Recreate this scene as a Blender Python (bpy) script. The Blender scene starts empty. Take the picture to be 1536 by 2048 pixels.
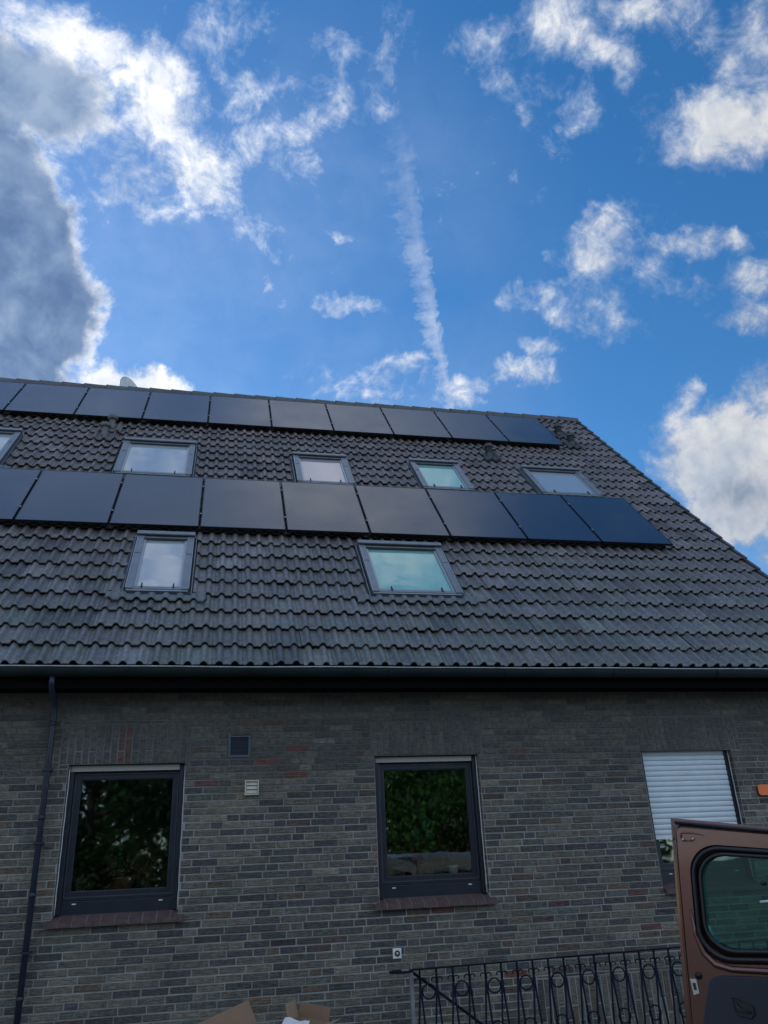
import bpy, bmesh, math, random
import numpy as np
from mathutils import Vector, Matrix
R = math.radians
scene = bpy.context.scene
col = scene.collection
rng = random.Random(7)

# ------------------------------------------------------------------ helpers
def tag(o, label=None, cat=None, group=None, kind=None):
    if label: o['label'] = label
    if cat: o['category'] = cat
    if group: o['group'] = group
    if kind: o['kind'] = kind
    return o

def empty(name, loc, label=None, cat=None, group=None):
    o = bpy.data.objects.new(name, None); col.objects.link(o)
    o.location = loc; o.empty_display_size = .1
    return tag(o, label, cat, group)

def deselect_parent(o, parent):
    if parent is not None:
        o.parent = parent
        o.matrix_parent_inverse = Matrix.Translation(-world_loc(parent))

def world_loc(o):
    v = Vector(o.location) if o.type == 'EMPTY' else Vector((0, 0, 0))
    return v

class MB:
    """collects faces; build() makes one mesh object"""
    def __init__(s): s.v = []; s.f = []; s.m = []; s.c = []; s.sm = []
    def add(s, vs, fs, mat=0, colr=(1, 1, 1), smooth=False):
        b = len(s.v); s.v.extend(tuple(x) for x in vs)
        for f in fs:
            s.f.append([b + i for i in f]); s.m.append(mat); s.c.append(colr); s.sm.append(smooth)
        return s
    def box(s, x0, x1, y0, y1, z0, z1, mat=0, T=None, colr=(1, 1, 1)):
        P = [(x, y, z) for x in (x0, x1) for y in (y0, y1) for z in (z0, z1)]
        if T: P = [T(*p) for p in P]
        s.add(P, [(0, 1, 3, 2), (4, 6, 7, 5), (0, 4, 5, 1), (2, 3, 7, 6), (0, 2, 6, 4), (1, 5, 7, 3)], mat, colr)
        return s
    def tube(s, pts, r, n=8, mat=0, cap=True, closed=False, colr=(1, 1, 1)):
        pts = [Vector(p) for p in pts]; N = len(pts)
        rr = r if hasattr(r, '__len__') else [r] * N
        vs = []; up = None
        for i, p in enumerate(pts):
            if closed: d = pts[(i + 1) % N] - pts[i - 1]
            else: d = pts[min(i + 1, N - 1)] - pts[max(i - 1, 0)]
            d.normalize()
            if up is None:
                up = Vector((0, 0, 1)) if abs(d.z) < .9 else Vector((0, 1, 0))
            a = d.cross(up)
            if a.length < 1e-4: a = d.cross(Vector((1, 0, 0)))
            a.normalize(); b = a.cross(d).normalized(); up = b
            for k in range(n):
                t = 2 * math.pi * (k + .5) / n
                vs.append(p + (a * math.cos(t) + b * math.sin(t)) * rr[i])
        fs = []
        for i in range(N if closed else N - 1):
            j = (i + 1) % N
            for k in range(n):
                l = (k + 1) % n
                fs.append((i * n + k, i * n + l, j * n + l, j * n + k))
        if cap and not closed:
            fs.append(tuple(range(n))[::-1]); fs.append(tuple((N - 1) * n + k for k in range(n)))
        s.add(vs, fs, mat, colr, smooth=n > 5)
        return s
    def lathe(s, prof, c, n=20, mat=0, axis=None, colr=(1, 1, 1), sx=1):
        """prof: list of (r, z)"""
        vs = []; fs = []
        for (r, z) in prof:
            for k in range(n):
                t = 2 * math.pi * k / n
                p = Vector((r * math.cos(t) * sx, r * math.sin(t), z))
                if axis: p = axis @ p
                vs.append(p + Vector(c))
        for i in range(len(prof) - 1):
            for k in range(n):
                l = (k + 1) % n
                fs.append((i * n + k, i * n + l, (i + 1) * n + l, (i + 1) * n + k))
        fs.append(tuple(range(n))[::-1]); fs.append(tuple((len(prof) - 1) * n + k for k in range(n)))
        s.add(vs, fs, mat, colr, smooth=True)
        return s
    def build(s, name, mats, parent=None, colattr=False, bevel=0, sharp=35):
        me = bpy.data.meshes.new(name)
        me.from_pydata(s.v, [], s.f)
        if not isinstance(mats, (list, tuple)): mats = [mats]
        for m in mats: me.materials.append(m)
        me.polygons.foreach_set('material_index', s.m)
        me.polygons.foreach_set('use_smooth', s.sm)
        if colattr:
            a = me.color_attributes.new('tint', 'FLOAT_COLOR', 'CORNER')
            buf = []
            for f, c in zip(s.f, s.c): buf.extend((c[0], c[1], c[2], 1.0) * len(f))
            a.data.foreach_set('color', buf)
        me.update()
        o = bpy.data.objects.new(name, me); col.objects.link(o)
        deselect_parent(o, parent)
        if bevel:
            b = o.modifiers.new('b', 'BEVEL'); b.width = bevel; b.segments = 2; b.limit_method = 'ANGLE'; b.angle_limit = R(40)
        return o

# ------------------------------------------------------------------ materials
def mat(name):
    m = bpy.data.materials.new(name); m.use_nodes = True
    nt = m.node_tree
    return m, nt, nt.nodes['Principled BSDF']

def simple(name, c, rough=.6, metal=0, bump=0, bscale=60, var=0, vscale=8, spec=.5, coat=0, stretch=(1, 1, 1)):
    m, nt, p = mat(name)
    p.inputs['Base Color'].default_value = (*c, 1)
    p.inputs['Roughness'].default_value = rough
    p.inputs['Metallic'].default_value = metal
    p.inputs['Specular IOR Level'].default_value = spec
    p.inputs['Coat Weight'].default_value = coat
    p.inputs['Coat Roughness'].default_value = .08
    tc = nt.nodes.new('ShaderNodeTexCoord'); mp = nt.nodes.new('ShaderNodeMapping')
    mp.inputs['Scale'].default_value = stretch
    nt.links.new(tc.outputs['Object'], mp.inputs['Vector'])
    if bump:
        n = nt.nodes.new('ShaderNodeTexNoise'); n.inputs['Scale'].default_value = bscale; n.inputs['Detail'].default_value = 5
        nt.links.new(mp.outputs[0], n.inputs['Vector'])
        b = nt.nodes.new('ShaderNodeBump'); b.inputs['Strength'].default_value = bump; b.inputs['Distance'].default_value = .01
        nt.links.new(n.outputs['Fac'], b.inputs['Height']); nt.links.new(b.outputs[0], p.inputs['Normal'])
    if var:
        n = nt.nodes.new('ShaderNodeTexNoise'); n.inputs['Scale'].default_value = vscale; n.inputs['Detail'].default_value = 6
        nt.links.new(mp.outputs[0], n.inputs['Vector'])
        mr = nt.nodes.new('ShaderNodeMapRange'); mr.inputs[1].default_value = .3; mr.inputs[2].default_value = .7
        mr.inputs[3].default_value = 1 - var; mr.inputs[4].default_value = 1 + var
        nt.links.new(n.outputs['Fac'], mr.inputs[0])
        mx = nt.nodes.new('ShaderNodeMix'); mx.data_type = 'RGBA'; mx.blend_type = 'MULTIPLY'; mx.inputs[0].default_value = 1
        mx.inputs[6].default_value = (*c, 1)
        nt.links.new(mr.outputs[0], mx.inputs[7]); nt.links.new(mx.outputs[2], p.inputs['Base Color'])
        mr2 = nt.nodes.new('ShaderNodeMapRange'); mr2.inputs[3].default_value = max(rough - .08, .02); mr2.inputs[4].default_value = min(rough + .12, 1)
        nt.links.new(n.outputs['Fac'], mr2.inputs[0]); nt.links.new(mr2.outputs[0], p.inputs['Roughness'])
    return m

def tinted(name, rough, bumps, mott=.3, spec=.35, dirt=None, spots=None):
    """base colour from the per-piece tint attribute, mottled with noise; bumps = [(scale, stretch, strength, dist)]"""
    m, nt, p = mat(name)
    L = nt.links.new
    at = nt.nodes.new('ShaderNodeAttribute'); at.attribute_name = 'tint'
    tc = nt.nodes.new('ShaderNodeTexCoord')
    n = nt.nodes.new('ShaderNodeTexNoise'); n.inputs['Scale'].default_value = 22; n.inputs['Detail'].default_value = 8; n.inputs['Roughness'].default_value = .65
    L(tc.outputs['Object'], n.inputs['Vector'])
    mr = nt.nodes.new('ShaderNodeMapRange'); mr.inputs[1].default_value = .3; mr.inputs[2].default_value = .7
    mr.inputs[3].default_value = 1 - mott; mr.inputs[4].default_value = 1 + mott
    L(n.outputs['Fac'], mr.inputs[0])
    mx = nt.nodes.new('ShaderNodeMix'); mx.data_type = 'RGBA'; mx.blend_type = 'MULTIPLY'; mx.inputs[0].default_value = 1
    L(at.outputs['Color'], mx.inputs[6]); L(mr.outputs[0], mx.inputs[7])
    out = mx.outputs[2]
    if dirt:
        n2 = nt.nodes.new('ShaderNodeTexNoise'); n2.inputs['Scale'].default_value = dirt[0]; n2.inputs['Detail'].default_value = 5
        L(tc.outputs['Object'], n2.inputs['Vector'])
        r2 = nt.nodes.new('ShaderNodeMapRange'); r2.inputs[1].default_value = .48; r2.inputs[2].default_value = .68; r2.inputs[4].default_value = dirt[2]
        L(n2.outputs['Fac'], r2.inputs[0])
        m2 = nt.nodes.new('ShaderNodeMix'); m2.data_type = 'RGBA'
        L(r2.outputs[0], m2.inputs[0]); L(out, m2.inputs[6]); m2.inputs[7].default_value = (*dirt[1], 1)
        out = m2.outputs[2]
    if spots:
        v = nt.nodes.new('ShaderNodeTexVoronoi'); v.inputs['Scale'].default_value = spots[0]
        L(tc.outputs['Object'], v.inputs['Vector'])
        c = nt.nodes.new('ShaderNodeMath'); c.operation = 'LESS_THAN'; c.inputs[1].default_value = spots[1]
        L(v.outputs['Distance'], c.inputs[0])
        sx = nt.nodes.new('ShaderNodeSeparateColor'); L(v.outputs['Color'], sx.inputs[0])
        g = nt.nodes.new('ShaderNodeMath'); g.operation = 'GREATER_THAN'; g.inputs[1].default_value = spots[2]
        L(sx.outputs[0], g.inputs[0])
        mm = nt.nodes.new('ShaderNodeMath'); mm.operation = 'MULTIPLY'; L(c.outputs[0], mm.inputs[0]); L(g.outputs[0], mm.inputs[1])
        m3 = nt.nodes.new('ShaderNodeMix'); m3.data_type = 'RGBA'
        L(mm.outputs[0], m3.inputs[0]); L(out, m3.inputs[6]); m3.inputs[7].default_value = (*spots[3], 1)
        out = m3.outputs[2]
    L(out, p.inputs['Base Color'])
    p.inputs['Roughness'].default_value = rough; p.inputs['Specular IOR Level'].default_value = spec
    prev = None
    for (sc, st, strn, dist) in bumps:
        mp = nt.nodes.new('ShaderNodeMapping'); mp.inputs['Scale'].default_value = st
        L(tc.outputs['Object'], mp.inputs['Vector'])
        nn = nt.nodes.new('ShaderNodeTexNoise'); nn.inputs['Scale'].default_value = sc; nn.inputs['Detail'].default_value = 6; nn.inputs['Distortion'].default_value = .6
        L(mp.outputs[0], nn.inputs['Vector'])
        b = nt.nodes.new('ShaderNodeBump'); b.inputs['Strength'].default_value = strn; b.inputs['Distance'].default_value = dist
        L(nn.outputs['Fac'], b.inputs['Height'])
        if prev: L(prev.outputs[0], b.inputs['Normal'])
        prev = b
    if prev: L(prev.outputs[0], p.inputs['Normal'])
    return m

def glass(name, tint, gloss_rough=.01, f0=.06, trans=(.55, .6, .6)):
    """thin window glass: fresnel gloss over tinted transparency"""
    m, nt, p = mat(name); L = nt.links.new
    nt.nodes.remove(p); out = nt.nodes['Material Output']
    g = nt.nodes.new('ShaderNodeBsdfGlossy'); g.inputs['Color'].default_value = (*tint, 1); g.inputs['Roughness'].default_value = gloss_rough
    t = nt.nodes.new('ShaderNodeBsdfTransparent'); t.inputs['Color'].default_value = (*trans, 1)
    fr = nt.nodes.new('ShaderNodeFresnel'); fr.inputs['IOR'].default_value = 1.5
    ad = nt.nodes.new('ShaderNodeMath'); ad.operation = 'MULTIPLY_ADD'; ad.inputs[1].default_value = 1.0; ad.inputs[2].default_value = f0
    L(fr.outputs[0], ad.inputs[0])
    mx = nt.nodes.new('ShaderNodeMixShader'); L(ad.outputs[0], mx.inputs[0]); L(t.outputs[0], mx.inputs[1]); L(g.outputs[0], mx.inputs[2])
    tc = nt.nodes.new('ShaderNodeTexCoord'); n = nt.nodes.new('ShaderNodeTexNoise'); n.inputs['Scale'].default_value = 2.2; n.inputs['Detail'].default_value = 2
    L(tc.outputs['Object'], n.inputs['Vector'])
    b = nt.nodes.new('ShaderNodeBump'); b.inputs['Strength'].default_value = .05; b.inputs['Distance'].default_value = .02
    L(n.outputs['Fac'], b.inputs['Height']); L(b.outputs[0], g.inputs['Normal'])
    L(mx.outputs[0], out.inputs['Surface'])
    return m

M = {}
M['tile'] = tinted('concrete_tile', .38, [(9, (1, 1, 1), .25, .02), (90, (1, 1, 1), .35, .004)], .42, .5,
                   dirt=(1.3, (.10, .105, .085), .45), spots=(30, .2, .92, (.30, .31, .26)))
M['brick'] = tinted('clinker_brick', .75, [(14, (1, 1, 5), 1.0, .02), (70, (1, 1, 2.5), .7, .008)], .42, .3, dirt=(2.2, (.07, .068, .06), .45), spots=(16, .06, .95, (.4, .4, .38)))
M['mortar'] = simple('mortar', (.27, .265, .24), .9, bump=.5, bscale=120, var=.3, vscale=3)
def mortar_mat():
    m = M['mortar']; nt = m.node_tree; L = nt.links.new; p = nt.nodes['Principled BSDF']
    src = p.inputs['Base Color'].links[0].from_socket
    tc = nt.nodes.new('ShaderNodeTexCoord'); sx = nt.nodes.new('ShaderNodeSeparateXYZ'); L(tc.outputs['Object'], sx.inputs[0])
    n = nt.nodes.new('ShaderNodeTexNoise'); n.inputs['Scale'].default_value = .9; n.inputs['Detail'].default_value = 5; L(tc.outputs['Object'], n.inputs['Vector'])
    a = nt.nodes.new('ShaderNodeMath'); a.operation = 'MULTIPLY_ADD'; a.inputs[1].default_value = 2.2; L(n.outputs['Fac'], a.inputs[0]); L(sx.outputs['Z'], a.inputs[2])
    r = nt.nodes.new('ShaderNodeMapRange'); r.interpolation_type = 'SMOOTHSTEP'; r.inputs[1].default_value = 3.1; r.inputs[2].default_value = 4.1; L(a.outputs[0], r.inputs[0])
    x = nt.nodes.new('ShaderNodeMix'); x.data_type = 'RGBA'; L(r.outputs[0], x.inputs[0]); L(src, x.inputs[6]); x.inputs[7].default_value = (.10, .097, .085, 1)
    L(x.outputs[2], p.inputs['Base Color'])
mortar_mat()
M['sillbrick'] = simple('sill_tile', (.085, .052, .045), .5, bump=.3, bscale=40, var=.3, vscale=20)
M['anth'] = simple('anthracite_pvc', (.010, .015, .022), .35, bump=.08, bscale=200, var=.15)
M['anth_light'] = simple('anthracite_edge', (.045, .05, .058), .35)
M['white'] = simple('white_plastic', (.72, .72, .68), .45, var=.06)
M['shutter'] = simple('shutter_slat', (.60, .66, .66), .45, var=.05)
M['cream'] = simple('cream_plastic', (.50, .48, .36), .5, var=.1)
M['beige'] = simple('beige_metal', (.36, .35, .29), .4, metal=.2)
M['zinc'] = simple('weathered_zinc', (.012, .018, .018), .6, metal=.1, spec=.25, bump=.1, bscale=20, var=.35, vscale=4)
M['zincrim'] = simple('zinc_rim', (.30, .33, .33), .35, metal=.7, var=.2)
M['soffit'] = simple('dark_soffit_board', (.005, .005, .005), .9, spec=.05, bump=.2, bscale=50)
M['bluepipe'] = simple('painted_pipe', (.018, .026, .042), .4, metal=.1, var=.25)
M['skyframe'] = simple('grey_aluminium', (.23, .245, .255), .38, metal=.5, var=.12, bump=.03)
M['skydark'] = simple('dark_aluminium', (.03, .034, .038), .4, metal=.4)
M['skylight_edge'] = simple('bare_aluminium', (.42, .44, .44), .35, metal=.6)
M['lead'] = simple('grey_lead_apron', (.13, .145, .145), .5, metal=.2, bump=.3, bscale=30, var=.2)
M['black'] = simple('black_plastic', (.012, .012, .013), .5)
M['under'] = simple('roof_underlay', (.01, .01, .01), .9)
M['vent'] = simple('vent_plastic', (.11, .105, .10), .6, var=.2)
M['ventdark'] = simple('vent_plastic_dark', (.045, .046, .048), .55, var=.2)
M['panelframe'] = simple('black_panel_frame', (.012, .013, .016), .35, metal=.5)
M['alu'] = simple('mill_aluminium', (.5, .5, .5), .4, metal=.9)
M['dish'] = simple('dish_paint', (.68, .66, .62), .5, var=.1)
M['render'] = simple('gable_render', (.3, .29, .27), .9, bump=.4, bscale=80)
M['room'] = simple('room_plaster', (.16, .15, .14), .9)
M['terra'] = simple('terracotta', (.30, .10, .05), .8, var=.2)
M['whitepot'] = simple('white_ceramic', (.75, .78, .76), .3)
M['iron'] = simple('painted_wrought_iron', (.004, .006, .016), .65, spec=.15, bump=.15, bscale=90)
M['galv'] = simple('galvanised_post', (.26, .28, .28), .45, metal=.6, var=.2)
M['orange'] = simple('orange_plastic', (.85, .16, .03), .4)
M['card'] = simple('cardboard', (.33, .22, .13), .85, bump=.15, bscale=60, var=.12, vscale=5)
M['cardin'] = simple('cardboard_inside', (.24, .145, .085), .85, var=.1)
M['paper'] = simple('white_paper', (.62, .62, .58), .8, bump=.3, bscale=12)
M['paint'] = simple('bronze_car_paint', (.118, .052, .038), .24, metal=.75, coat=.6, var=.08, vscale=3)
M['rubber'] = simple('black_rubber', (.010, .011, .012), .45)
M['trim'] = simple('door_trim_plastic', (.022, .024, .03), .6, bump=.3, bscale=400)
M['trimdark'] = simple('recess_plastic', (.008, .008, .01), .5)
M['steel'] = simple('bolt_steel', (.45, .44, .4), .35, metal=.9)
M['conc'] = simple('concrete', (.27, .26, .24), .9, bump=.4, bscale=30, var=.2)
M['bark'] = simple('bark', (.06, .045, .032), .9, bump=.8, bscale=20)
M['tyre'] = simple('tyre_rubber', (.015, .015, .015), .8)
M['redlens'] = simple('red_lens', (.4, .01, .01), .2)

def leafmat(name, c):
    m, nt, p = mat(name); L = nt.links.new
    g = nt.nodes.new('ShaderNodeNewGeometry')
    mr = nt.nodes.new('ShaderNodeMapRange'); mr.inputs[3].default_value = .55; mr.inputs[4].default_value = 1.5
    L(g.outputs['Random Per Island'], mr.inputs[0])
    mx = nt.nodes.new('ShaderNodeMix'); mx.data_type = 'RGBA'; mx.blend_type = 'MULTIPLY'; mx.inputs[0].default_value = 1
    mx.inputs[6].default_value = (*c, 1); L(mr.outputs[0], mx.inputs[7]); L(mx.outputs[2], p.inputs['Base Color'])
    p.inputs['Roughness'].default_value = .85; p.inputs['Specular IOR Level'].default_value = .15
    return m
M['leaf'] = leafmat('tree_leaf', (.06, .13, .03))
M['leaf2'] = leafmat('dark_leaf', (.035, .075, .03))
M['hedge'] = leafmat('copper_hedge_leaf', (.09, .06, .035))
M['paleleaf'] = leafmat('pale_leaf', (.12, .12, .06))
M['greenleaf'] = leafmat('pot_leaf', (.04, .12, .06))

# solar glass: near black cells under glass, slight texture
def solar():
    m, nt, p = mat('solar_glass'); L = nt.links.new
    p.inputs['Base Color'].default_value = (.012, .014, .022, 1)
    p.inputs['Roughness'].default_value = .22
    p.inputs['IOR'].default_value = 1.85
    p.inputs['Specular IOR Level'].default_value = .9
    tc = nt.nodes.new('ShaderNodeTexCoord')
    n = nt.nodes.new('ShaderNodeTexNoise'); n.inputs['Scale'].default_value = 1.6; n.inputs['Detail'].default_value = 5
    L(tc.outputs['Object'], n.inputs['Vector'])
    mr = nt.nodes.new('ShaderNodeMapRange'); mr.inputs[3].default_value = .14; mr.inputs[4].default_value = .34
    L(n.outputs['Fac'], mr.inputs[0]); L(mr.outputs[0], p.inputs['Roughness'])
    v = nt.nodes.new('ShaderNodeTexVoronoi'); v.inputs['Scale'].default_value = 5
    L(tc.outputs['Object'], v.inputs['Vector'])
    c = nt.nodes.new('ShaderNodeMath'); c.operation = 'LESS_THAN'; c.inputs[1].default_value = .035; L(v.outputs['Distance'], c.inputs[0])
    sx = nt.nodes.new('ShaderNodeSeparateColor'); L(v.outputs['Color'], sx.inputs[0])
    g = nt.nodes.new('ShaderNodeMath'); g.operation = 'GREATER_THAN'; g.inputs[1].default_value = .75; L(sx.outputs[1], g.inputs[0])
    mm = nt.nodes.new('ShaderNodeMath'); mm.operation = 'MULTIPLY'; L(c.outputs[0], mm.inputs[0]); L(g.outputs[0], mm.inputs[1])
    m3 = nt.nodes.new('ShaderNodeMix'); m3.data_type = 'RGBA'; L(mm.outputs[0], m3.inputs[0])
    m3.inputs[6].default_value = (.012, .014, .022, 1); m3.inputs[7].default_value = (.10, .10, .09, 1)
    L(m3.outputs[2], p.inputs['Base Color'])
    return m
M['solar'] = solar()

def skyglass(name, c, f0):
    m, nt, p = mat(name); L = nt.links.new
    p.inputs['Base Color'].default_value = (*c, 1); p.inputs['Roughness'].default_value = .05
    p.inputs['Specular IOR Level'].default_value = f0
    p.inputs['IOR'].default_value = 2.0
    tc = nt.nodes.new('ShaderNodeTexCoord')
    n = nt.nodes.new('ShaderNodeTexNoise'); n.inputs['Scale'].default_value = 1.2; n.inputs['Detail'].default_value = 3
    L(tc.outputs['Object'], n.inputs['Vector'])
    b = nt.nodes.new('ShaderNodeBump'); b.inputs['Strength'].default_value = .15; b.inputs['Distance'].default_value = .03
    L(n.outputs['Fac'], b.inputs['Height']); L(b.outputs[0], p.inputs['Normal'])
    return m
M['sg_grey'] = skyglass('roof_glass_pale', (.30, .34, .36), 1.0)  # pane tint set in its base colour; nothing modelled behind
M['sg_teal'] = skyglass('roof_glass_teal', (.12, .38, .34), 1.0)
M['sg_lilac'] = skyglass('roof_glass_lilac', (.30, .27, .30), 1.0)
M['winglass'] = glass('window_glass', (.80, .95, .95), .022, .05, (.85, .9, .9))
M['vanglass'] = glass('tinted_van_glass', (.8, .9, .9), .01, .02, (.28, .60, .54))

# ------------------------------------------------------------------ roof frame
PITCH = R(48.2035)
E0 = Vector((0, -.315, 3.549))
UD = Vector((0, math.cos(PITCH), math.sin(PITCH)))
ND = Vector((0, -math.sin(PITCH), math.cos(PITCH)))
def RP(x, s, h=0.0): return Vector((x, 0, 0)) + E0 + UD * s + ND * h
XL, XR = -8.95, 7.72          # roof extent
ROW = .3435; NROW = 28; WAVE = .1555; CREST = 2.532
SR = NROW * ROW + .02         # ridge s
RIDGE = RP(0, SR, 0)

SKY = [  # x0,x1,s0,s1, glass, label
    (-1.035, -.33, 1.44, 2.86, 'sg_grey', 'narrow upright roof window with pale glass below the solar panels'),
    (1.835, 2.975, 1.50, 2.81, 'sg_teal', 'wide roof window with teal glass below the lower solar panels'),
    (-1.62, -.48, 4.99, 6.43, 'sg_grey', 'wide roof window with pale blue glass between the panel rows, right of the twin round vents'),
    (1.16, 2.065, 4.96, 6.18, 'sg_lilac', 'roof window with lilac glass between the two panel rows'),
    (3.21, 4.08, 4.99, 6.19, 'sg_teal', 'small roof window with teal glass between the two panel rows'),
    (5.285, 6.385, 5.0, 6.16, 'sg_grey', 'roof window nearest the gable edge, with pale glass'),
    (-4.42, -3.27, 5.1, 6.55, 'sg_grey', 'roof window cut by the left edge of the photo'),
]
def prof(x):
    p = ((x - CREST) / WAVE + .5) % 1.0
    d = abs(p - .5)
    if d < .25: return .044 * math.cos(d / .25 * math.pi / 2) ** .6
    return 0.0005 if d < .42 else .004 * ((d - .42) / .08)

# ------------------------------------------------------------------ HOUSE
house = empty('brick_house', (0, 0, 0), 'grey brick house with a steep dark tiled roof', 'house')

# tiles
tb = MB()
NW = 12
TW = 2 * WAVE
x_start = CREST - WAVE * .5 - TW * math.ceil((CREST - XL) / TW)
ncol = int((XR - x_start) / TW) + 1
for r in range(NROW):
    s0 = .075 + r * ROW
    for c in range(ncol):
        xa = x_start + c * TW
        j = rng.uniform(-.004, .004); js = rng.uniform(-.006, .006); tw = rng.uniform(-.0025, .0025)
        v = rng.gauss(1, .15) * (1.3 if rng.random() < .03 else 1)
        tone = rng.random()
        k = min(1, r / 12)       # the upper courses are browner, the lower ones grey-green
        br = ((.050, .055, .058), (.058, .062, .065), (.056, .058, .058), (.050, .058, .055))[int(tone * 4)]
        bn = (.060, .051, .053)
        colr = tuple((a * (1 - .7 * k) + b * .7 * k) * v * q for a, b, q in zip(br, bn, (2.5, 2.35, 2.2)))
        xs = [xa + .0015 + (TW - .003) * i / (2 * NW) for i in range(2 * NW + 1)]
        xs = [min(x, XR) for x in xs]
        if xs[-1] - xs[0] < .05: continue
        rings = []
        s_top = s0 + ROW + .06
        if r == NROW - 1: s_top = s0 + ROW
        for (ds, dh) in ((.06, -.020), (0.004, -.019), (0.0, -.006), (.006, 0.0), (.16, -.0185), (s_top - s0, -.040 * (s_top - s0) / ROW)):
            row = []
            for i, x in enumerate(xs):
                row.append(RP(x, s0 + js + ds, prof(x) - .012 + dh + j + tw * (i / NW - 1)))
            rings.append(row)
        vs = [p for row in rings for p in row]
        n = len(xs); fs = []
        for a in range(len(rings) - 1):
            for i in range(n - 1):
                xm = (xs[i] + xs[i + 1]) / 2
                sm = s0 + (.003, .003, .003, .08, .2515)[a]
                hole = False
                for (u0, u1, w0, w1, *_x) in SKY:
                    if u0 - .055 < xm < u1 + .055 and w0 - .05 < sm < w1 + (.1 if a < 3 else -.05): hole = True
                if not hole: fs.append((a * n + i, a * n + i + 1, (a + 1) * n + i + 1, (a + 1) * n + i))
        # left and right tile sides
        tb.add(vs, fs, 0, colr, True)
roof = tb.build('roof', [M['tile']], house, True)
roof.data.polygons.foreach_set('use_smooth', [True] * len(roof.data.polygons))

# verge tiles (folded flange along the gable edge)
vb = MB()
for r in range(NROW):
    s0 = .075 + r * ROW
    h = -.010
    for x0, x1, ha, hb in ((XR - .005, XR + .045, -.13, .040),):
        def T(x, y, z, s0=s0): return RP(x, y, z - .022 * (y - s0) / ROW)
        vb.box(x0, x1, s0 - .004, s0 + ROW + .03, ha, hb, 0, T, colr=tuple(a * rng.uniform(.8, 1.25) for a in (.06, .062, .062)))
vb.build('verge_tile_strip', [M['tile']], house, True, bevel=.006)

# roof deck: front slope underlay, rear slope, ends
db = MB()
def slab(P, t, m=0):
    n = (P[1] - P[0]).cross(P[2] - P[0]).normalized() * t
    Q = [p - n for p in P]
    db.add([*P, *Q], [(0, 1, 2, 3), (7, 6, 5, 4), (0, 4, 5, 1), (1, 5, 6, 2), (2, 6, 7, 3), (3, 7, 4, 0)], m)
a0, a1, a2, a3 = RP(XL, .02, -.055), RP(XR, .02, -.055), RP(XR, SR, -.055), RP(XL, SR, -.055)
slab([a0, a1, a2, a3], .06)
ry = a2.y; mir = lambda p: Vector((p.x, 2 * ry - p.y, p.z))
slab([mir(a1), mir(a0), a3.copy(), a2.copy()], .06)
db.build('roof_deck', [M['under']], house)
# ridge tiles
rb = MB()
n = int((XR - XL) / .42)
for k in range(n + 1):
    x0 = XR + .04 - k * .42; x1 = x0 - .46
    r0, r1 = (.125, .105)
    vs = []; cz = RIDGE.z - .075; cy = RIDGE.y
    c = tuple(q * rng.uniform(.8, 1.2) for q in (.055, .062, .062))
    for (x, r, dz) in ((x0, r1, 0), (x0 - .02, r1, 0), (x1 + .05, r0 - .004, .0), (x1, r0, .002)):
        for i in range(11):
            t = math.pi * (i / 10) * 1.16 - .08 * math.pi
            vs.append((x, cy - r * math.cos(t), cz + dz + r * math.sin(t)))
    fs = [(a * 11 + i, a * 11 + i + 1, (a + 1) * 11 + i + 1, (a + 1) * 11 + i) for a in range(3) for i in range(10)]
    fs += [tuple(range(11))[::-1], tuple(33 + i for i in range(11))]
    rb.add(vs, fs, 0, c, True)
rb.build('ridge_tile_row', [M['tile']], house, True)

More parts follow.
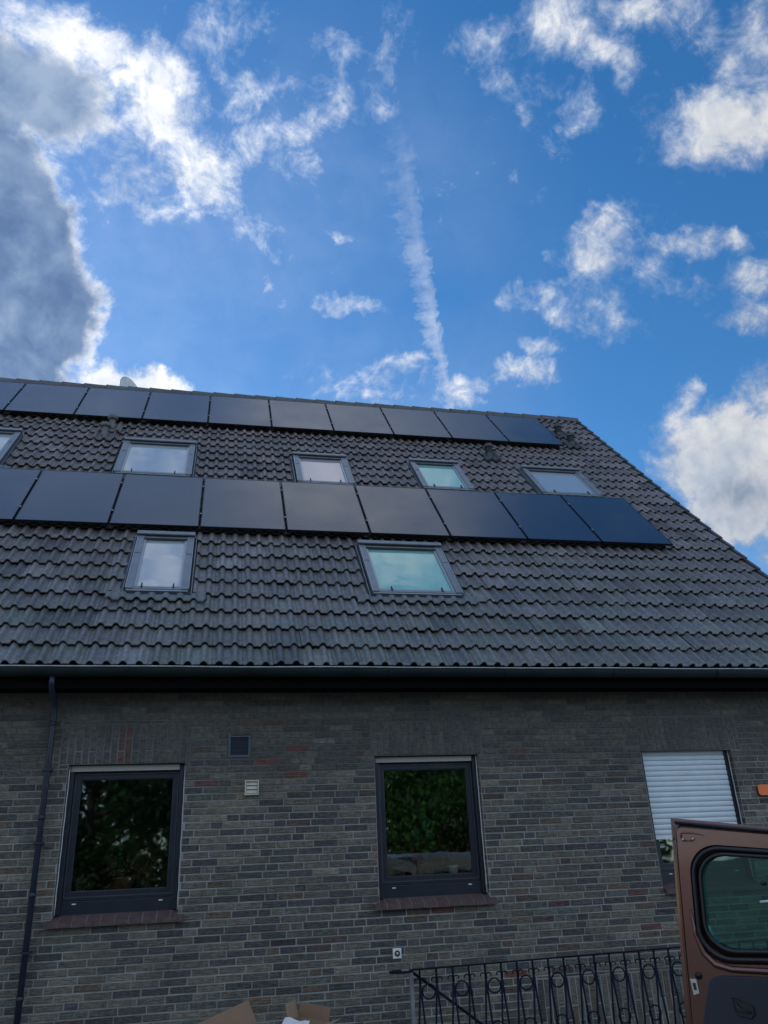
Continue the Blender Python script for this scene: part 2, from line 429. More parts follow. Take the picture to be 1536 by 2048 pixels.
# skylights
def skylight(x0, x1, s0, s1, g, label):
    T = RP
    f = MB()
    w = .085; hb, ht = -.045, .062
    f.box(x0, x0 + w, s0 + .02, s1, hb, ht, 0, T); f.box(x1 - w, x1, s0 + .02, s1, hb, ht, 0, T)
    f.box(x0 + w, x1 - w, s0 + .02, s0 + .075, hb, ht - .012, 0, T)
    f.box(x0 + w, x1 - w, s1 - w, s1 - .003, hb, ht - .008, 0, T)
    for xx in (x0, x1 - w):    # cladding joint and lifted edge bead
        f.box(xx + .008, xx + w - .008, s0 + .62 * (s1 - s0), s0 + .625 * (s1 - s0) , ht, ht + .004, 1, T)
        f.box(xx - .002 if xx == x0 else xx + w - .006, xx + .008 if xx == x0 else xx + w + .002, s0 + .02, s1, ht + .001, ht + .006, 2, T)
    o = f.build('skylight', [M['skyframe'], M['skydark'], M['skylight_edge']], house, bevel=.004)
    o['label'] = label
    c = MB()
    c.box(x0 - .012, x1 + .012, s1 - .045, s1 + .035, ht - .03, ht + .034, 0, T)
    c.box(x0 - .012, x1 + .012, s1 - .052, s1 - .046, ht - .02, ht + .02, 1, T)
    c.build('top_cover', [M['skyframe'], M['skydark']], o, bevel=.006)
    d = MB()
    d.box(x0 - .02, x1 + .02, s0 - .035, s0 + .0195, hb + .01, ht - .035, 0, T)
    d.box(x0 + .01, x1 - .01, s0 - .002, s0 + .019, ht - .034, ht - .02, 1, T)
    d.build('bottom_rail', [M['skydark'], M['skylight_edge']], o, bevel=.003)
    sa = MB()
    X0, X1, S0, S1 = x0 + w, x1 - w, s0 + .075, s1 - w - .04
    sa.box(X0, X0 + .028, S0, S1, hb, ht - .02, 0, T); sa.box(X1 - .028, X1, S0, S1, hb, ht - .02, 0, T)
    sa.box(X0 + .028, X1 - .028, S0, S0 + .02, hb, ht - .02, 0, T); sa.box(X0, X1, S1, S1 + .037, hb, ht - .018, 1, T)
    sa.box(X0, X1, S1 - .014, S1 - .001, hb, ht - .03, 0, T)
    sa.build('sash', [M['skylight_edge'], M['skydark']], o)
    p = MB(); p.box(X0 + .029, X1 - .029, S0 + .021, S1 - .015, .005, .022, 0, T)
    p.build('pane', [M[g]], o)
    cl = []
    for t in (.17, .83):
        k = MB(); xx = X0 + (X1 - X0) * t
        k.box(xx - .008, xx + .008, S0 - .03, S0 + .055, ht - .018, ht + .004, 0, T)
        k.build('clip', [M['black']], o)
    fl = MB()
    fl.box(x0 - .075, x0 - .002, s0 - .02, s1 + .06, -.05, -.022, 0, T); fl.box(x1 + .002, x1 + .075, s0 - .02, s1 + .06, -.05, -.022, 0, T)
    fl.box(x0 - .034, x0 - .024, s0 - .02, s1 + .03, -.022, .02, 1, T); fl.box(x1 + .024, x1 + .034, s0 - .02, s1 + .03, -.022, .02, 1, T)
    fl.box(x0 - .034, x1 + .034, s1 + .034, s1 + .09, -.05, -.01, 0, T)
    # apron that follows the tile waves
    xs = [x0 - .2 + i * WAVE / 12 for i in range(int((x1 - x0 + .4) / (WAVE / 12)) + 1)]
    vs = []
    for (s, k, dh) in ((s0 + .0, .25, .0), (s0 - .03, .5, .006), (s0 - .06, .95, .010), (s0 - .15, 1, .0075), (s0 - .151, 1, -.003)):
        for x in xs: vs.append(RP(x, s, prof(x) * k - .002 + dh + (.012 if k < .9 else 0)))
    n = len(xs)
    fl.add(vs, [(a * n + i, (a + 1) * n + i, (a + 1) * n + i + 1, a * n + i + 1) for a in range(4) for i in range(n - 1)], 2, (1, 1, 1), True)
    fl.build('flashing', [M['skydark'], M['skyframe'], M['lead']], o)
for a in SKY: skylight(*a)

# gutter, soffit, downpipe
gx0, gx1 = XL, XR + .02
g = MB(); GR = .078; gy, gz = -.392, 3.512
segs = 8
vs = []
for x in (gx0, gx1):
    for i in range(13):
        t = math.pi * i / 12
        vs.append((x, gy - GR * math.cos(t), gz - GR * math.sin(t)))
    for i in range(13):
        t = math.pi * (12 - i) / 12
        vs.append((x, gy - (GR - .003) * math.cos(t), gz - (GR - .003) * math.sin(t)))
g.add(vs, [(i, (i + 1) % 26, 26 + (i + 1) % 26, 26 + i) for i in range(26)] + [tuple(range(13))[::-1] , tuple(26 + i for i in range(13))], 0, (1, 1, 1), True)
x = XL + .7
while x < XR:     # seams and brackets
    vs = []
    for xx in (x - .012, x + .012):
        for i in range(13):
            t = math.pi * i / 12
            vs.append((xx, gy - (GR + .0025) * math.cos(t), gz - (GR + .0025) * math.sin(t)))
    g.add(vs, [(i, i + 1, 14 + i, 13 + i) for i in range(12)], 0, (1, 1, 1), True)
    x += 1.25
gut = g.build('gutter', [M['zinc']], house)
t = MB()
pts = [(gx0 + (gx1 - gx0) * i / 60, gy - GR - .002, gz + .006 + .004 * math.sin(i * .9) * math.sin(i * .23)) for i in range(61)]
t.tube(pts, .0085, 8)
t.build('gutter_rim', [M['zincrim']], gut)
s_ = MB(); s_.box(XL + .1, XR - .1, -.30, -.002, 3.36, 3.385); s_.box(XL + .1, XR - .1, -.325, -.302, 3.34, 3.50)
s_.build('soffit', [M['soffit']], house)
p_ = MB()
px = -1.505
p_.tube([(px, gy, gz - .07), (px, gy, gz - .14), (px, gy + .05, gz - .20), (px, -.11, 3.25), (px, -.075, 3.17), (px, -.072, 3.0), (px, -.072, 0.0)], .027, 12)
for z in (3.05, 2.2, 1.55, .75): p_.lathe([(.028, -.02), (.032, -.02), (.032, .02), (.028, .02)], (px, -.072, z), 12)
dp = p_.build('downpipe', [M['bluepipe']], house)
for z in (2.62, 1.98, 1.1):
    q_ = MB(); q_.box(px - .04, px + .04, -.11, .0, z - .008, z + .008)
    q_.build('pipe_bracket', [M['bluepipe']], dp)

# front wall: real bricks over a mortar bed, cut round the openings
OPEN = [(-1.333, -.238, 1.372, 2.676), (1.655, 2.775, 1.372, 2.706), (4.655, 5.773, 1.372, 2.707)]
SOLD = [(-1.42, -.20, 2.676, 3.055), (1.62, 2.83, 2.706, 3.055), (4.655, 5.90, 2.707, 3.07), (3.17, 4.75, .12, .60)]
VENTS = [(.168, .388, 2.714, 2.925)]
WX0, WX1, WZ0, WZ1 = -8.8, 7.6, -1.9, 3.36
BD = (3.35, 4.35, -1.9, .12)          # basement doorway
def subtract(r, holes):
    rs = [r]
    for h in holes:
        out = []
        for (x0, x1, z0, z1) in rs:
            if x1 <= h[0] or x0 >= h[1] or z1 <= h[2] or z0 >= h[3]: out.append((x0, x1, z0, z1)); continue
            if x0 < h[0]: out.append((x0, h[0], z0, z1))
            if x1 > h[1]: out.append((h[1], x1, z0, z1))
            a, b = max(x0, h[0]), min(x1, h[1])
            if z0 < h[2]: out.append((a, b, z0, h[2]))
            if z1 > h[3]: out.append((a, b, h[3], z1))
        rs = out
    return rs
PAL = [((.125, .12, .11), 26), ((.10, .098, .092), 20), ((.055, .062, .072), 20), ((.042, .048, .055), 10), ((.15, .145, .13), 10),
       ((.085, .10, .10), 9), ((.075, .085, .085), 8), ((.19, .18, .155), 2), ((.07, .048, .045), 4), ((.11, .085, .068), 5), ((.15, .055, .033), .25)]
PT = sum(w for _, w in PAL)
def pick(up=0):
    t = rng.random() * PT
    for c, w in PAL:
        t -= w
        if t <= 0: break
    k = rng.uniform(.85, 1.15)
    k2 = (1.30, 1.20, .97)
    return tuple((a * .8 + .2 * m_) * k * q for a, m_, q in zip(c, (.105, .10, .09), k2))
wb = MB()
def brick(x0, x1, z0, z1, c=None, vert=False):
    J = .0055
    x0 += J; x1 -= J; z0 += J; z1 -= J
    if x1 - x0 < .02 or z1 - z0 < .012: return
    c = c or pick()
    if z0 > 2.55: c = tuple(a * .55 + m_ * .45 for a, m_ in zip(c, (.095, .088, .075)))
    j = lambda a=.0016: rng.uniform(-a, a)
    d = rng.uniform(-.0025, .002)
    e = .004
    # outline with a few irregular points
    nx = max(2, int((z1 - z0 if vert else x1 - x0) / .06))
    if vert:
        pts = [(x0 + j(), z0 + (z1 - z0) * i / nx) for i in range(nx + 1)] + [(x1 + j(), z1 - (z1 - z0) * i / nx) for i in range(nx + 1)]
        pts = pts[::-1]
    else:
        pts = [(x0 + (x1 - x0) * i / nx, z0 + j()) for i in range(nx + 1)] + [(x1 - (x1 - x0) * i / nx, z1 + j()) for i in range(nx + 1)]
    n = len(pts); cx, cz = (x0 + x1) / 2, (z0 + z1) / 2
    back = [(a, .012, b) for a, b in pts]
    mid = [(a, d + .002, b) for a, b in pts]
    fr = [(a + (e if a < cx else -e), d - .0015 + j(.001), b + (e * .8 if b < cz else -e * .8)) for a, b in pts]
    fs = [(i, (i + 1) % n, n + (i + 1) % n, n + i) for i in range(n)] + [(n + i, n + (i + 1) % n, 2 * n + (i + 1) % n, 2 * n + i) for i in range(n)]
    fs.append(tuple(2 * n + i for i in range(n)))
    wb.add(back + mid + fr, fs, 1, c)
CZ = .0648; BL = .2422
OPENW = [(a, b, c - .075, d) for a, b, c, d in OPEN]
holes = OPENW + SOLD + VENTS + [BD]
k = 0; z = WZ0
forced = {}
while z < WZ1 - .01:
    z1 = min(z + CZ, WZ1)
    if z1 < -.1 or z > WZ1: step_skip = True
    x = WX0 - rng.choice((0, .5, .25, .75)) * BL
    off = (k % 3) * .3
    run = 0
    x = WX0 - BL * ((k * .37) % 1)
    while x < WX1:
        L = BL if rng.random() > .17 else BL * .5
        a, b = max(x, WX0), min(x + L, WX1)
        if b > a and (b > -3.2):
            for r in subtract((a, b, z, z1), holes): brick(*r)
        elif b > a: 
            brick(a, b, z, z1)
        x += L
    z = z1; k += 1
for (x0, x1, z0, z1) in SOLD:
    x = x0; i = 0
    while x < x1 - .02:
        x2 = min(x + .066, x1)
        if i % 2: cuts = [z0, z0 + .24, z1]
        else: cuts = [z0, z0 + .12, z1]
        for a, b in zip(cuts[:-1], cuts[1:]):
            c = pick()
            while c[2] < .06 and rng.random() < .7: c = pick()
            if abs(x - (-.86)) < .04: c = (.16, .06, .028)
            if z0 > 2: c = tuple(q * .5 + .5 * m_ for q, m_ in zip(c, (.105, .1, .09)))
            if abs(x - (-.86)) < .04: c = (.16, .06, .028)
            brick(x, x2, a, b, c, True)
        x = x2; i += 1
# named odd bricks of the photo: red ones and pale ones, set a hair proud of their neighbours' mortar
def odd(cx, cz, c, L=BL):
    pass
# mortar bed (with holes)
def sheet(y, rects, m=0):
    for (x0, x1, z0, z1) in rects:
        wb.add([(x0, y, z0), (x1, y, z0), (x1, y, z1), (x0, y, z1)], [(0, 1, 2, 3)], m)
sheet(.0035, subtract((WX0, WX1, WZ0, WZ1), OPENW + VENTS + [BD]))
# reveals
RD = .115
for (x0, x1, z0, z1) in OPEN:
    for (xx, sg) in ((x0, 1), (x1, -1)):
        wb.add([(xx, .0035, z0 - .1), (xx, RD + .2, z0 - .1), (xx, RD + .2, z1), (xx, .0035, z1)], [(0, 1, 2, 3)], 0)
        zz = WZ0 + CZ * math.floor((z0 - WZ0) / CZ)
        while zz < z1:
            a, b = max(zz, z0) + .005, min(zz + CZ, z1) - .005
            if b > a + .01:
                wb.box(xx - .004 if sg > 0 else xx - .003, xx + .003 if sg > 0 else xx + .004, .006, RD - .004, a, b, 1, colr=pick())
            zz += CZ
    wb.add([(x0, .0035, z1), (x1, .0035, z1), (x1, RD + .2, z1), (x0, RD + .2, z1)], [(3, 2, 1, 0)], 0)
    wb.add([(x0, .0035, z0 - .1), (x1, .0035, z0 - .1), (x1, RD + .2, z0 - .1), (x0, RD + .2, z0 - .1)], [(0, 1, 2, 3)], 0)
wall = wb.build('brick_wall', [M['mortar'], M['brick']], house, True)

# odd coloured bricks are recoloured where they stand
PH = [(.44, 2.665, (.30, .06, .035)), (.95, 2.80, (.24, .065, .035)), (-.10, 2.49, (.25, .07, .05)), (.60, 3.03, (.17, .08, .045)), (1.12, 2.88, (.30, .29, .27)),
      (3.2, 2.72, (.20, .10, .045)), (2.25, 1.22, (.26, .07, .04)), (4.7, 1.75, (.2, .08, .06)), (4.3, 1.35, (.22, .08, .06)), (4.45, 1.0, (.25, .09, .06)),
      (4.9, .85, (.24, .09, .06)), (3.6, 1.25, (.13, .06, .05)), (.75, 1.08, (.035, .022, .024)), (3.95, 1.85, (.22, .21, .17)), (4.15, 2.05, (.24, .23, .18)), (2.9, .92, (.22, .10, .05))]
me = wall.data
ca = me.color_attributes['tint']
nv = len(me.polygons)
cen = np.empty(nv * 3, np.float32); me.polygons.foreach_get('center', cen); cen = cen.reshape(-1, 3)
mi = np.empty(nv, np.int32); me.polygons.foreach_get('material_index', mi)
ls = np.empty(nv, np.int32); me.polygons.foreach_get('loop_start', ls)
lt = np.empty(nv, np.int32); me.polygons.foreach_get('loop_total', lt)
buf = np.empty(len(me.loops) * 4, np.float32); ca.data.foreach_get('color', buf); buf = buf.reshape(-1, 4)
for (x, z, c) in PH:
    d = (cen[:, 0] - x) ** 2 + (cen[:, 2] - z) ** 2 * 4 + (mi != 1) * 100 + (lt < 6) * 100
    i = int(np.argmin(d)); fl = i
    buf[ls[i]:ls[i] + lt[i], :3] = [q * .5 + .03 for q in c]
ca.data.foreach_set('color', buf.ravel())

# side, back walls and interior
ob = MB()
BACK = 2 * ry + .315 - .0
ob.box(WX0, WX0 + .25, .3, BACK - .6, -1.9, 3.36); ob.box(WX1 - .25, WX1, .3, BACK - .6, -1.9, 3.36)
ob.box(WX0, WX1, BACK - .6, BACK - .35, -1.9, 3.36)
def gable(x0, x1):
    y0, y1 = .02, BACK - .35
    def zt(y): return 3.549 + (min(y, 2 * ry - y) + .315) * math.tan(PITCH) - .2
    P = [(y0, 3.36), (y1, 3.36), (y1, zt(y1)), (ry, zt(ry)), (y0, zt(y0))]
    vs = [(x0, a, b) for a, b in P] + [(x1, a, b) for a, b in P]
    ob.add(vs, [(4, 3, 2, 1, 0), (5, 6, 7, 8, 9)] + [(i, (i + 1) % 5, 5 + (i + 1) % 5, 5 + i) for i in range(5)])
gable(WX0, WX0 + .25); gable(WX1 - .25, WX1)
ob.box(WX0, WX0 + .25, .012, .3, -1.9, 3.36); ob.box(WX1 - .25, WX1, .012, .3, -1.9, 3.36)
ob.build('outer_wall', [M['render']], house)
ib = MB()
ib.box(WX0 + .26, WX1 - .26, .33, BACK - .62, 3.0, 3.34); ib.box(WX0 + .26, WX1 - .26, 3.4, 3.5, .42, 2.99); ib.box(WX0 + .26, WX1 - .26, .33, BACK - .62, .2, .4)
for (x0, x1, z0, z1) in subtract((WX0 + .26, WX1 - .26, .41, 2.99), [(a, b, c - .12, d) for a, b, c, d in OPEN]):
    ib.box(x0, x1, .30, .32, z0, z1)
for x in (-2.6, .6, 3.6): ib.box(x, x + .1, .33, 3.39, .41, 2.99)
ib.build('interior_wall', [M['room']], house)

# windows
def window(x0, x1, z0, z1, label, closed=None):
    y = RD
    f = MB()
    # frame
    f.box(x0 + .012, x0 + .06, y, y + .07, z0, z1); f.box(x1 - .06, x1 - .012, y, y + .07, z0, z1)
    f.box(x0 + .06, x1 - .06, y, y + .07, z1 - .075, z1 - .002); f.box(x0 + .06, x1 - .06, y, y + .07, z0 + .11, z0 + .135)
    f.box(x0 + .012, x1 - .012, y - .015, y + .04, z0 - .02, z0 + .109)      # apron board
    o = f.build('window', [M['anth']], house, bevel=.004); o['label'] = label
    s = MB(); a = .060; X0, X1, Z0, Z1 = x0 + a, x1 - a, z0 + .135, z1 - .075
    for (u, v, dep, m_) in ((0, .012, -.004, 1), (.012, .05, .006, 0), (.05, .058, .02, 1)):
        s.box(X0 + u, X0 + v, y + dep, y + .06, Z0 + u, Z1 - u, m_); s.box(X1 - v, X1 - u, y + dep, y + .06, Z0 + u, Z1 - u, m_)
        s.box(X0 + v, X1 - v, y + dep, y + .06, Z1 - v, Z1 - u, m_); s.box(X0 + v, X1 - v, y + dep, y + .06, Z0 + u, Z0 + v, m_)
    s.build('sash', [M['anth'], M['anth_light']], o)
    p = MB(); p.box(X0 + .055, X1 - .055, y + .036, y + .04, Z0 + .055, Z1 - .055)
    p.build('pane', [M['winglass']], o)
    for xx in (x0 + .010, x1 - .052):
        gd = MB(); gd.box(xx, xx + .042, y - .045, y - .006, z0 + .0, z1 - .01)
        gd.build('shutter_guide', [M['anth']], o, bevel=.003)
    for (xx, d) in ((x0, 1), (x1, -1)):
        sl = MB()
        pts = [(xx + d * (.006 + .002 * math.sin(i * 2.3)), y - .044, z0 + (z1 - z0) * i / 14) for i in range(15)]
        sl.tube(pts, .0055, 6)
        sl.build('sealant', [M['white']], o)
    rl = MB(); zz = closed if closed else z1 - .06
    if closed:
        n = int((z1 - .01 - zz) / .055)
        for k in range(n):
            a = zz + .04 + k * .055
            P = [(-.012, 0), (-.016, .006), (-.020, .02), (-.020, .034), (-.016, .046), (-.010, .0535)]
            vs = [(xx, y - .018 + dy, a + dz) for xx in (x0 + .02, x1 - .058) for dy, dz in P] + [(xx, y - .008, a + dz) for xx in (x0 + .02, x1 - .058) for dz in (0, .0535)]
            rl.add(vs, [(i, i + 1, 7 + i, 6 + i) for i in range(5)] + [(5, 13, 15, 11), (12, 0, 6, 14)], 0, (1, 1, 1), True)
        rl.box(x0 + .02, x1 - .058, y - .03, y - .012, zz, zz + .042, 1)
        rl.build('roller_shutter', [M['shutter'], M['white']], o)
    else:
        rl.box(x0 + .02, x1 - .058, y - .05, y - .012, zz, z1 - .006)
        rl.box(x0 + .02, x1 - .058, y - .056, y - .051, zz - .001, zz + .008)
        rl.build('shutter_end_rail', [M['beige']], o, bevel=.003)
    for t in (.15, .85):
        c = MB(); xx = x0 + (x1 - x0) * t; c.box(xx - .018, xx + .018, y - .02, y - .0152, z0 + .082, z0 + .091)
        c.build('drain_cap', [M['white']], o)
    si = MB()
    n = 10; W = (x1 + .055 - x0 + .06) / n
    sx0 = x0 - .06 if not closed else x0 + .0
    for k in range(n):
        a = sx0 + k * W; g_ = .003
        c = rng.uniform(-.002, .002)
        vs = [(a + g_, y - .012, z0 + .0), (a + W - g_, y - .012, z0 + .0), (a + W - g_, -.055, z0 - .055 + c), (a + g_, -.055, z0 - .055 + c)]
        if k == 0: vs = [(max(v[0], x0 + g_) if v[1] > 0 else v[0], v[1], v[2]) for v in vs]
        q = [(v[0], v[1], v[2] - .042) for v in vs]
        # keep the ends clear of the wall face
        si.add(vs + q, [(0, 3, 2, 1), (4, 5, 6, 7), (0, 1, 5, 4), (1, 2, 6, 5), (2, 3, 7, 6), (3, 0, 4, 7)], 0)
        if k: si.box(a - .002, a + .002, -.053, y - .012, z0 - .094, z0 - .059, 1)
    vs = [(sx0 + .01, y - .013, z0 - .003), (sx0 + n * W - .01, y - .013, z0 - .003), (sx0 + n * W - .01, -.053, z0 - .058), (sx0 + .01, -.053, z0 - .058)]
    si.add(vs, [(0, 3, 2, 1)], 1)
    si.build('sill', [M['sillbrick'], M['mortar']], o)
    ib_ = MB(); ib_.box(x0 - .05, x1 + .05, y + .071, y + .45, z0 + .140, z0 + .165)
    ib_.build('window_board', [M['room']], o)
window(*OPEN[0], 'left ground floor window with a dark frame and a terracotta pot behind the glass')
window(*OPEN[1], 'middle ground floor window with three flower pots behind the glass')
window(*OPEN[2], 'right ground floor window with its white roller shutter mostly down', closed=1.80)
# basement door below ground
bd = MB(); bd.box(BD[0], BD[1], .12, .17, BD[2], BD[3] - .0); bd.box(BD[0] + .15, BD[1] - .15, .10, .12, BD[3] - .9, BD[3] - .15)
bd.build('basement_door', [M['anth']], house)

# ------------------------------------------------------------------ solar panels
rail_defs = [(3.07, 4.80, 'lower'), (7.49, 9.21, 'upper')]
PW = 1.134; PP = 1.1565
def panel(x1, s0, s1, label, group):
    x0 = x1 - PW
    o = empty('solar_panel', RP((x0 + x1) / 2, s0, .06), label, 'solar panel', group)
    f = MB(); T = RP; h0, h1 = .068, .100; w = .011
    f.box(x0, x1, s0, s0 + w, h0, h1, 0, T); f.box(x0, x1, s1 - w, s1, h0, h1, 0, T)
    f.box(x0, x0 + w, s0 + w, s1 - w, h0, h1, 0, T); f.box(x1 - w, x1, s0 + w, s1 - w, h0, h1, 0, T)
    f.build('frame', [M['panelframe']], o)
    g = MB(); g.box(x0 + w + .0003, x1 - w - .0003, s0 + w + .0003, s1 - w - .0003, h1 - .010, h1 - .0015, 0, T)
    g.build('glass', [M['solar']], o)
ords = ['right end', 'second from the right end', 'third from the right end', 'fourth from the right end', 'fifth from the right end', 'sixth from the right end',
        'seventh from the right end', 'eighth from the right end', 'ninth from the right end', 'tenth from the right end']
for (s0, s1, nm), xe, cnt in zip(rail_defs, (6.65, 6.62), (9, 10)):
    for k in range(cnt):
        x1 = xe - k * PP
        js = rng.uniform(-.003, .003)
        lab = 'black solar panel, %s of the %s row' % (ords[k], nm)
        if k == 0: lab = 'black solar panel at the right end of the %s row' % nm
        if k == cnt - 1: lab = 'black solar panel cut by the left photo edge in the %s row' % nm
        panel(x1, s0 + js, s1 + js, lab, 'solar panels on the tiled roof')
    for q, t in enumerate((.22, .78)):
        s = s0 + (s1 - s0) * t
        r_ = MB(); r_.box(xe - cnt * PP, xe + .01, s - .02, s + .02, .028, .066, 0, RP)
        for k in range(14): 
            xx = xe - .5 - k * .78
            if xx > xe - cnt * PP: r_.box(xx - .015, xx + .015, s - .05, s + .05, .0, .027, 0, RP)
        ro = r_.build('mounting_rail', [M['alu']])
        tag(ro, 'aluminium rail under the %s solar panel row, the %s of its pair' % (nm, ('lower', 'upper')[q]), 'mounting rail', 'rails under the solar panels')
        for k in range(1, cnt):
            xx = xe - k * PP + (PP - PW) / 2
            c = MB(); c.box(xx - .010, xx + .010, s - .028, s + .028, .066, .104, 0, RP)
            c.box(xx - .017, xx + .017, s - .028, s + .028, .1042, .108, 0, RP)
            c.lathe([(.012, 0), (.012, .008), (.005, .010)], RP(xx, s, .108), 8, 1, axis=Matrix.Rotation(PITCH, 3, 'X'))
            c.build('clamp', [M['panelframe'], M['alu']], ro)

# ------------------------------------------------------------------ roof vents
def vent(x, s, kind, label):
    b = RP(x, s, 0)
    o = empty('roof_vent', b, label, 'roof vent', 'vent pipes on the roof')
    m_ = M['vent'] if kind == 0 else M['ventdark']
    f = MB()
    vs = []; xs = [x - .17 + i * WAVE / 10 for i in range(23)]
    for (s_2, dh) in ((s - .2, -.004), (s - .2, .014), (s - .1, .012), (s + .16, .006)):
        for xx in xs:
            d = math.hypot(xx - x, (s_2 - s) * .8)
            vs.append(RP(xx, s_2, prof(xx) + dh + .002))
    n = len(xs)
    f.add(vs, [(a * n + i, a * n + i + 1, (a + 1) * n + i + 1, (a + 1) * n + i) for a in range(3) for i in range(n - 1)], 0, (1, 1, 1), True)
    f.build('base_tile', [M['vent'] if kind == 0 else m_], o)
    p = MB(); p.lathe([(.070, -.06), (.066, .05), (.056, .065), (.052, .21)], b, 20)
    p.build('pipe', [m_], o)
    c = MB()
    if kind == 0: c.lathe([(.05, .175), (.082, .18), (.087, .195), (.087, .225), (.078, .25), (.05, .265), (.0, .272)], b, 24)
    else: c.lathe([(.05, .19), (.078, .19), (.081, .2), (.081, .245), (.074, .258), (.0, .262)], b, 24)
    c.build('cap', [m_], o)
    if kind:
        r2 = MB()
        for k in range(5): r2.lathe([(.055, .065 + k * .024), (.067, .07 + k * .024), (.067, .078 + k * .024), (.055, .083 + k * .024)], b, 20)
        r2.build('louvre_rings', [m_], o)
vent(-1.99, 6.70, 0, 'grey domed roof vent, the nearer of the left pair')
vent(-1.93, 7.12, 0, 'grey domed roof vent behind another, close under the upper panels')
vent(4.88, 6.80, 1, 'lone dark roof vent above the small teal roof window')
vent(6.87, 8.38, 1, 'dark ribbed roof vent, the higher of the pair by the gable edge')
vent(6.93, 7.80, 1, 'dark ribbed roof vent, the lower of the pair by the gable edge')

# ------------------------------------------------------------------ satellite dish behind the ridge
dc = Vector((-1.88, RIDGE.y + .40, RIDGE.z + .13))
dish = empty('satellite_dish', dc - Vector((0, 0, .55)), 'pale satellite dish seen edge on behind the roof ridge', 'satellite dish')
ax = Vector((.86, -.52, .16)).normalized()
Q = Vector((0, 0, 1)).rotation_difference(Vector((0, 0, 1)))
rotm = Vector((0, 0, 1)).rotation_difference(ax).to_matrix()
b = MB()
pr = [(.0001, 0)] + [(r, .30 * r * r) for r in (.06, .12, .18, .24, .30, .36, .40)]
pr2 = [(.408, .30 * .16 + .004), (.404, .30 * .16 - .010)] + [(r, .30 * r * r - .008) for r in (.36, .30, .24, .18, .12, .06)] + [(.0001, -.008)]
b.lathe([(r, z) for r, z in pr + pr2], dc - ax * .10, 40, axis=rotm)
b.build('reflector', [M['dish']], dish)
b = MB(); b.tube([dc - ax * .1 + Vector((-.02, .0, -.1)), dc - ax * .22 + Vector((0, 0, -.15)), dc - ax * .22 + Vector((0, 0, -.75))], .022, 10)
b.build('mast', [M['galv']], dish)
b = MB(); b.tube([dc - ax * .02 + Vector((0, 0, -.36)), dc + ax * .34 + Vector((0, 0, -.24))], .012, 8); b.lathe([(.03, -.03), (.035, .03), (.03, .05)], dc + ax * .34 + Vector((0, 0, -.2)), 12, axis=rotm)
b.build('receiver_arm', [M['galv']], dish)

# ------------------------------------------------------------------ wall fixtures
x0, x1, z0, z1 = VENTS[0]
gr = empty('air_vent_grille', ((x0 + x1) / 2, 0, z0), 'square blue-grey louvred grille let into the brick wall', 'air vent')
b = MB(); b.box(x0, x0 + .022, -.008, .05, z0, z1); b.box(x1 - .022, x1, -.008, .05, z0, z1); b.box(x0 + .022, x1 - .022, -.008, .05, z1 - .014, z1); b.box(x0 + .022, x1 - .022, -.014, .05, z0, z0 + .022)
M['grille'] = simple('grille_paint', (.07, .085, .11), .45, metal=.2)
b.build('frame', [M['grille']], gr)
b = MB()
n = 13
for k in range(n):
    a = z0 + .026 + (z1 - z0 - .045) * k / n
    b.add([(x0 + .022, -.002, a), (x1 - .022, -.002, a), (x1 - .022, .018, a + .012), (x0 + .022, .018, a + .012), (x0 + .022, -.002, a + .002), (x1 - .022, -.002, a + .002), (x1 - .022, .018, a + .014), (x0 + .022, .018, a + .014)],
          [(0, 1, 2, 3), (7, 6, 5, 4), (0, 4, 5, 1)])
b.box(x0 + .022, x1 - .022, .03, .04, z0 + .02, z1 - .014, 1)
b.build('louvres', [M['grille'], M['black']], gr)

x0, x1, z0, z1 = .340, .476, 2.352, 2.492
gr = empty('flap_vent', ((x0 + x1) / 2, 0, z0), 'small cream plastic vent with three flaps on the wall', 'air vent')
b = MB(); d = -.035
b.box(x0, x0 + .012, d, .003, z0, z1); b.box(x1 - .012, x1, d, .003, z0, z1); b.box(x0 + .012, x1 - .012, d, .003, z1 - .012, z1); b.box(x0 + .012, x1 - .012, d, .003, z0, z0 + .012)
b.box(x0 + .012, x1 - .012, -.005, .002, z0 + .012, z1 - .012)
b.build('frame', [M['cream']], gr, bevel=.002)
for k in range(3):
    a = z0 + .016 + k * .0385; b = MB()
    vs = [(x0 + .016, -.012, a + .034), (x1 - .016, -.012, a + .034), (x1 - .016, -.026, a + .002), (x0 + .016, -.026, a + .002)]
    b.add(vs + [(v[0], v[1] + .004, v[2]) for v in vs], [(0, 3, 2, 1), (4, 5, 6, 7), (0, 1, 5, 4), (1, 2, 6, 5), (2, 3, 7, 6), (3, 0, 4, 7)])
    b.build('flap', [M['cream']], gr)

x0, x1, z0, z1 = 1.763, 1.845, .856, .942
gr = empty('bell_plate', ((x0 + x1) / 2, 0, z0), 'small square white plate with a round centre above the curled handrail end', 'wall plate')
b = MB(); b.box(x0, x1, -.014, .004, z0, z1)
b.build('plate', [M['white']], gr, bevel=.004)
rx = Matrix.Rotation(R(90), 3, 'X')
b = MB(); b.lathe([(.026, -.001), (.026, .005), (.018, .005), (.018, .001)], ((x0 + x1) / 2, -.015, (z0 + z1) / 2), 24, axis=rx)
b.build('ring', [M['skydark']], gr)
b = MB(); b.lathe([(.012, 0), (.012, .004), (.0001, .005)], ((x0 + x1) / 2, -.015, (z0 + z1) / 2), 16, axis=rx)
b.build('button', [M['cream']], gr)

